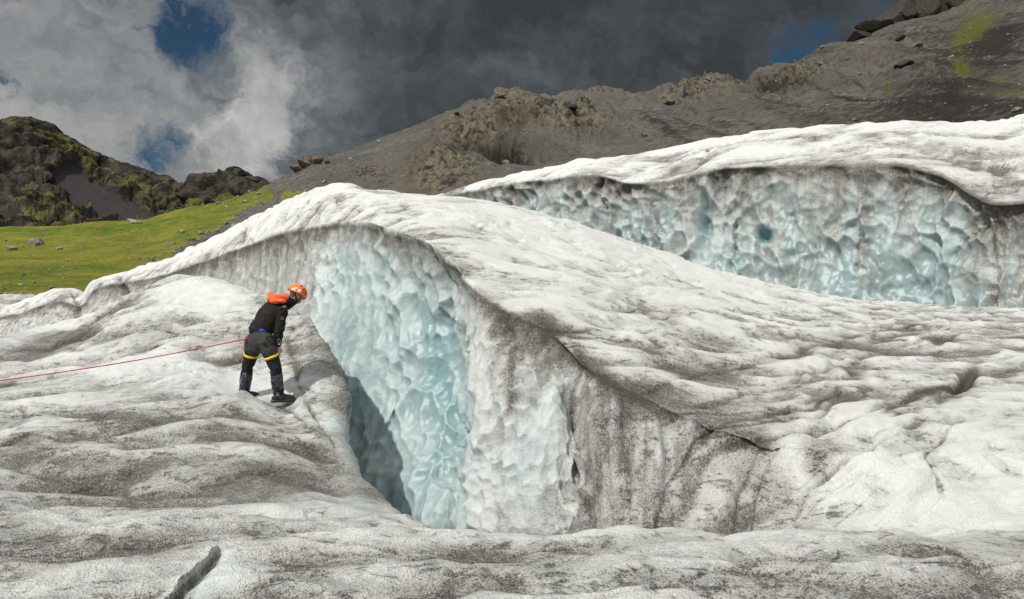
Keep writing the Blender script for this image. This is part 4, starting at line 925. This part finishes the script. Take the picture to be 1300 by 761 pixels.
    ax = unit(waist - hip); c = waist + ax * -.012; s = unit(SIDE - ax * np.dot(SIDE, ax)); f = np.cross(ax, s)
    for o_, g_ in ((-.03, .002), (-.03, .012), (.004, .012), (.004, .002)):
        rows.append([bm.verts.new(tuple(c + ax * o_ + s * (.166 + g_) * math.cos(q) + f * (.132 + g_) * math.sin(q))) for q in np.linspace(0, 2 * math.pi, 40, endpoint=False)])
    for i in range(4):
        for k in range(40): bm.faces.new((rows[i][k], rows[i][(k + 1) % 40], rows[(i + 1) % 4][(k + 1) % 40], rows[(i + 1) % 4][k]))
    fuse('waist_belt', bm, BLUE, body, 0, 0)
    # jacket with sleeves, collar, hood
    bm = bmesh.new()
    ring_loft(bm, [(waist + [0.0, 0, .012], .178, .150), (waist * .6 + chest * .4, .185, .155), (chest, .21, .165), (sho * .75 + chest * .25, .20, .150), (sho + [.0, 0, .0], .14, .11)])
    for a, e, w, k in ((rs_, re_, rw_, 1), (ls_, le_, lw_, 1)):
        ring_loft(bm, [(a * .6 + sho * .4, .09), (a, .084), (a * .5 + e * .5, .070), (e, .062), (e * .5 + w * .5, .055), (w + [0, 0, .012], .044)])
    jk = fuse('jacket', bm, BLACK, body, .009, 2, .016, 9, 9)
    bm = bmesh.new(); cd = unit(neck - sho)
    n0 = neck - cd * .03; rows = []
    s = hs; f = np.cross(cd, s)
    for o_, r in ((-.05, .125), (.02, .116), (.085, .108), (.085, .096), (.02, .10), (-.05, .10)):
        rows.append([bm.verts.new(tuple(n0 + cd * (o_ + .022 * math.sin(q)) + s * r * math.cos(q) + f * r * .95 * math.sin(q))) for q in np.linspace(0, 2 * math.pi, 30, endpoint=False)])
    for i in range(6):
        for k in range(30): bm.faces.new((rows[i][k], rows[i][(k + 1) % 30], rows[(i + 1) % 6][(k + 1) % 30], rows[(i + 1) % 6][k]))
    fuse('collar', bm, BLACK, jk, 0, 0, .003, 20, 4)
    bm = bmesh.new()
    ball(bm, pp(346, 389, .10), (.065, .11, .065)); ball(bm, pp(350, 392, .06), (.075, .09, .05)); ball(bm, pp(344, 384.5, .14), (.032, .05, .045))
    ring_loft(bm, [(pp(347, 389, .05), .07, .055), (pp(356, 388, .14), .07, .05), (pp(362, 388, .2), .075, .055)])
    ball(bm, pp(357, 392, .02), (.07, .07, .03))
    hd = fuse('hood', bm, ORANGE, jk, .008, 2, .010, 13, 12); hd['label'] = 'bright orange hood lying folded on the shoulders'
    # round badge and cuff print on the sleeve, grey shoulder tab
    def decal(name, c, nrm, ru, rv, mat, parent, ringw=None, seg=20):
        bm = bmesh.new(); n_ = unit(nrm); u = unit(np.cross(n_, [0, 0, 1])); v = np.cross(n_, u)
        if ringw:
            rows = [[bm.verts.new(tuple(c + n_ * h_ + u * ru * k_ * math.cos(q) + v * rv * k_ * math.sin(q))) for q in np.linspace(0, 2 * math.pi, seg, endpoint=False)] for k_, h_ in ((1 - ringw, -.01), (1 - ringw, .004), (1, .004), (1, -.01))]
            for i in range(4):
                for k in range(seg): bm.faces.new((rows[i][k], rows[i][(k + 1) % seg], rows[(i + 1) % 4][(k + 1) % seg], rows[(i + 1) % 4][k]))
        else:
            a = [bm.verts.new(tuple(c + n_ * .003 + u * ru * math.cos(q) + v * rv * math.sin(q))) for q in np.linspace(0, 2 * math.pi, seg, endpoint=False)]
            b = [bm.verts.new(tuple(c - n_ * .012 + u * ru * math.cos(q) + v * rv * math.sin(q))) for q in np.linspace(0, 2 * math.pi, seg, endpoint=False)]
            bm.faces.new(a); bm.faces.new(b[::-1])
            for k in range(seg): bm.faces.new((a[k], b[k], b[(k + 1) % seg], a[(k + 1) % seg]))
        return fuse(name, bm, mat, parent, 0, 0)
    cam_dir = unit(-(BASE)); 
    ua = rs_ * .55 + re_ * .45
    decal('badge', ua + cam_dir * .077 + np.array([.02, 0, .0]), cam_dir, .021, .021, simple_mat('badge_thread', (.16, .09, .07), .7, 40, .2), jk, .45)
    decal('shoulder_tab', rs_ + cam_dir * .088 + np.array([.035, 0, .045]), cam_dir + np.array([.3, 0, .6]), .032, .018, GREY, jk)
    wr = rw_ * .8 + re_ * .2
    decal('cuff_print', wr + cam_dir * .055 + np.array([.015, 0, .005]), cam_dir, .024, .036, GREY, jk, .4)
    decal('cuff_print', wr + cam_dir * .056 + np.array([.018, 0, -.03]), cam_dir, .016, .012, WHITE, jk, .5)
    # helmet
    bm = bmesh.new(); hc = head + hup * .030 - fwd * .004
    bmesh.ops.create_uvsphere(bm, u_segments=40, v_segments=24, radius=1)
    kill = [v for v in bm.verts if v.co.z < -0.22 - .10 * v.co.y]
    bmesh.ops.delete(bm, geom=kill, context='VERTS')
    for v in bm.verts:
        x, y, z = v.co; r = 1 + .025 * math.cos(5 * math.atan2(x, z + .2)) * (y < .5)
        if z < -.12: r *= 1.05
        q = hc + hs * x * .112 * r + fwd * y * .140 * r + hup * z * .122 * r
        v.co = Vector(tuple(q))
    g = bmesh.ops.solidify(bm, geom=bm.faces[:], thickness=.010)
    hm = fuse('helmet', bm, HELM, body, 0, 0); hm['label'] = 'orange climbing helmet with black vents and a white print'
    near = unit(-hs if np.dot(-hs, cam_dir) > 0 else hs)
    def on_helmet(a, b):                    # a: along the head forwards, b: upwards
        x = math.sqrt(max(0.02, 1 - a * a - b * b)); n_ = unit(near * x / .112 + fwd * a / .140 + hup * b / .122)
        return hc + near * x * .112 * 1.012 + fwd * a * .140 * 1.012 + hup * b * .122 * 1.012, n_
    for a, b, ru, rv in ((.30, .62, .010, .014), (.18, .42, .013, .016), (.55, .42, .012, .012), (.62, .15, .016, .009), (-.05, .80, .012, .010), (.40, .20, .010, .008)):
        c, n_ = on_helmet(a, b); decal('vent', c, n_, ru, rv, DARKP, hm)
    c, n_ = on_helmet(-.42, .20); decal('emblem', c, n_, .026, .026, WHITE, hm)
    c2, _ = on_helmet(-.42, .20); decal('emblem', c2 + n_ * .004, n_, .014, .014, simple_mat('emblem_red', (.6, .05, .04), .5, 20, .05), hm, .5)
    c, n_ = on_helmet(-.02, .20); decal('emblem', c, n_, .030, .020, WHITE, hm)
    c, n_ = on_helmet(.02, .16); decal('emblem', c + n_ * .004, n_, .014, .008, HELM, hm)
    for a0, b0 in ((.35, -.2), (-.45, -.2)):
        bm = bmesh.new(); c, n_ = on_helmet(a0, b0); e_ = head + near * .058 - hup * .10 + fwd * .035
        ring_loft(bm, [(c, .006, .010), (c * .5 + e_ * .5 + near * .018, .006, .010), (e_, .006, .010)], near, 8); fuse('chin_strap', bm, DARKP, hm, 0, 0)
    bm = bmesh.new(); ring_loft(bm, [(head + near * .058 - hup * .10 + fwd * .035, .006, .010), (head + fwd * .05 - hup * .122, .006, .01), (head - near * .058 - hup * .10 + fwd * .035, .006, .01)], hup, 8); fuse('chin_strap', bm, DARKP, hm, 0, 0)
    # glasses and cropped hair
    bm = bmesh.new()
    for s in (-1, 1):
        ball(bm, head + fwd * .088 + hup * .022 + hs * .032 * s, (.030, .012, .021), (hs, fwd, hup))
        ring_loft(bm, [(head + fwd * .082 + hup * .026 + hs * .055 * s, .004, .006), (head + hup * .018 + hs * .082 * s - fwd * .01, .004, .006)], hup, 8)
    fuse('glasses', bm, DARKP, body, .004, 1)
    bm = bmesh.new(); ball(bm, head - fwd * .022 + hup * .018, (.081, .088, .105), (hs, fwd, hup)); ball(bm, head - fwd * .055 - hup * .04, (.06, .045, .05), (hs, fwd, hup))
    fuse('hair', bm, simple_mat('grey_hair', (.09, .075, .065), .8, 80, .3, .002), body, .008, 1)
    # gaiters and boots
    for k, f in ((rk, ra), (lk, la)):
        bm = bmesh.new(); top = k * .72 + f * .28; d = unit(f - k)
        ring_loft(bm, [(top, .082, .080), (top * .6 + f * .4, .079, .080), (f - d * .05, .066, .07), (f + d * .015, .064, .068)])
        fuse('gaiter', bm, GAIT, body, .009, 1, .008, 18, 21)
    for f, ang in ((ra, 0.0), (la, .15)):
        F2 = unit(np.array([.86, .42, 0])) if ang == 0 else unit(np.array([.75, .66, 0])); S2 = np.array([F2[1], -F2[0], 0])
        base = np.array([f[0], f[1], surface_z('mound', *(f + BASE)[:2]) - BASE[2]]) if ang else np.array([f[0], f[1], .0])
        bm = bmesh.new(); z = np.array([0, 0, 1.0])
        ring_loft(bm, [(base - F2 * .02 + z * .05, .046, .052), (base + z * .10, .054, .06), (base + z * .16, .060, .066)], S2)
        ring_loft(bm, [(base - F2 * .055 + z * .052, .042, .042), (base + F2 * .05 + z * .06, .046, .052), (base + F2 * .14 + z * .048, .052, .042), (base + F2 * .185 + z * .042, .042, .032)], S2)
        b = fuse('boot', bm, BOOT, body, .008, 1, .003, 25, 30)
        bm = bmesh.new(); out = [(-.10, .034), (-.07, .045), (.0, .043), (.07, .048), (.14, .056), (.19, .048), (.225, .024)]
        lo = [(base + F2 * a + S2 * w, base + F2 * a - S2 * w) for a, w in out]
        loop = [x[0] for x in lo] + [x[1] for x in lo[::-1]]
        A_ = [bm.verts.new(tuple(p + z * .034)) for p in loop]; B_ = [bm.verts.new(tuple(p - z * .006)) for p in loop]
        bm.faces.new(A_); bm.faces.new(B_[::-1]); m_ = len(loop)
        for i in range(m_): bm.faces.new((A_[i], B_[i], B_[(i + 1) % m_], A_[(i + 1) % m_]))
        fuse('sole', bm, DARKP, b, 0, 0)
        for q in range(4):
            bm = bmesh.new(); c = base + F2 * (.045 + .025 * q) + z * (.108 - .010 * q)
            ring_loft(bm, [(c - S2 * .03, .004), (c + S2 * .03, .004)], z, 8); fuse('lace', bm, GREY, b, 0, 0)
    return body
person = build_person()

# red rope from the harness to an anchor beyond the frame
def tube_obj(name, pts, r, mat, n=8):
    bm = bmesh.new(); rings = []
    for k, p in enumerate(pts):
        d = unit(np.array(pts[min(k + 1, len(pts) - 1)]) - np.array(pts[max(k - 1, 0)])); s = unit(np.cross(d, [0, 0, 1])); f = np.cross(d, s)
        rings.append([bm.verts.new(tuple(np.array(p) + s * r * math.cos(q) + f * r * math.sin(q))) for q in np.linspace(0, 2 * math.pi, n, endpoint=False)])
    for a, b in zip(rings, rings[1:]):
        for k in range(n): bm.faces.new((a[k], a[(k + 1) % n], b[(k + 1) % n], b[k]))
    me = D.meshes.new(name); bm.to_mesh(me); bm.free(); me.materials.append(mat); me.polygons.foreach_set('use_smooth', np.ones(len(me.polygons), bool))
    o = D.objects.new(name, me); COL.objects.link(o); return o
A0, A1 = pp(318, 438, -.02) + BASE, at(0, 483, 8.7)
A2 = at(-420, 545, 7.6); A2[2] = surface_z('mound', A2[0], A2[1]) + .02
pts = [A0, A0 + [-.03, -.02, -.006], pp(309, 439.5, -.03) + BASE]
for t in np.linspace(0.06, 1, 30): p = pts[2] * (1 - t) + A1 * t; p = p + [0, 0, -.035 * math.sin(math.pi * t)]; pts.append(p)
for t in np.linspace(.05, 1, 14): p = A1 * (1 - t) + A2 * t; pts.append(p)
rope = tube_obj('rope', pts, .0068, RED); rope['label'] = 'thin taut red rope running from the climber across the ice'; rope['category'] = 'rope'

def knot():
    c = np.array(A0); pts = []
    for q in np.linspace(0, 4 * math.pi, 40): pts.append(c + [-.02 - .030 * math.cos(q * 1.5), .012 * math.sin(q * 1.5), .020 * math.sin(q)])
    k = tube_obj('knot', pts, .009, RED); k.parent = rope
    return k
knot()
bm = bmesh.new(); cc = np.array(A0) - BASE + [.028, -.006, .0]
ringp = [cc + [.032 * math.cos(q), -.012 * math.cos(q), .020 * math.sin(q)] for q in np.linspace(0, 2 * math.pi, 18)]
ring_loft(bm, [(p, .0055) for p in ringp], np.array([0, 1.0, 0.1]), 8, cap=False)
fuse('carabiner', bm, simple_mat('anodised_metal', (.5, .5, .52), .3, 30, .05, 0, .5, 1.0), person, 0, 0)
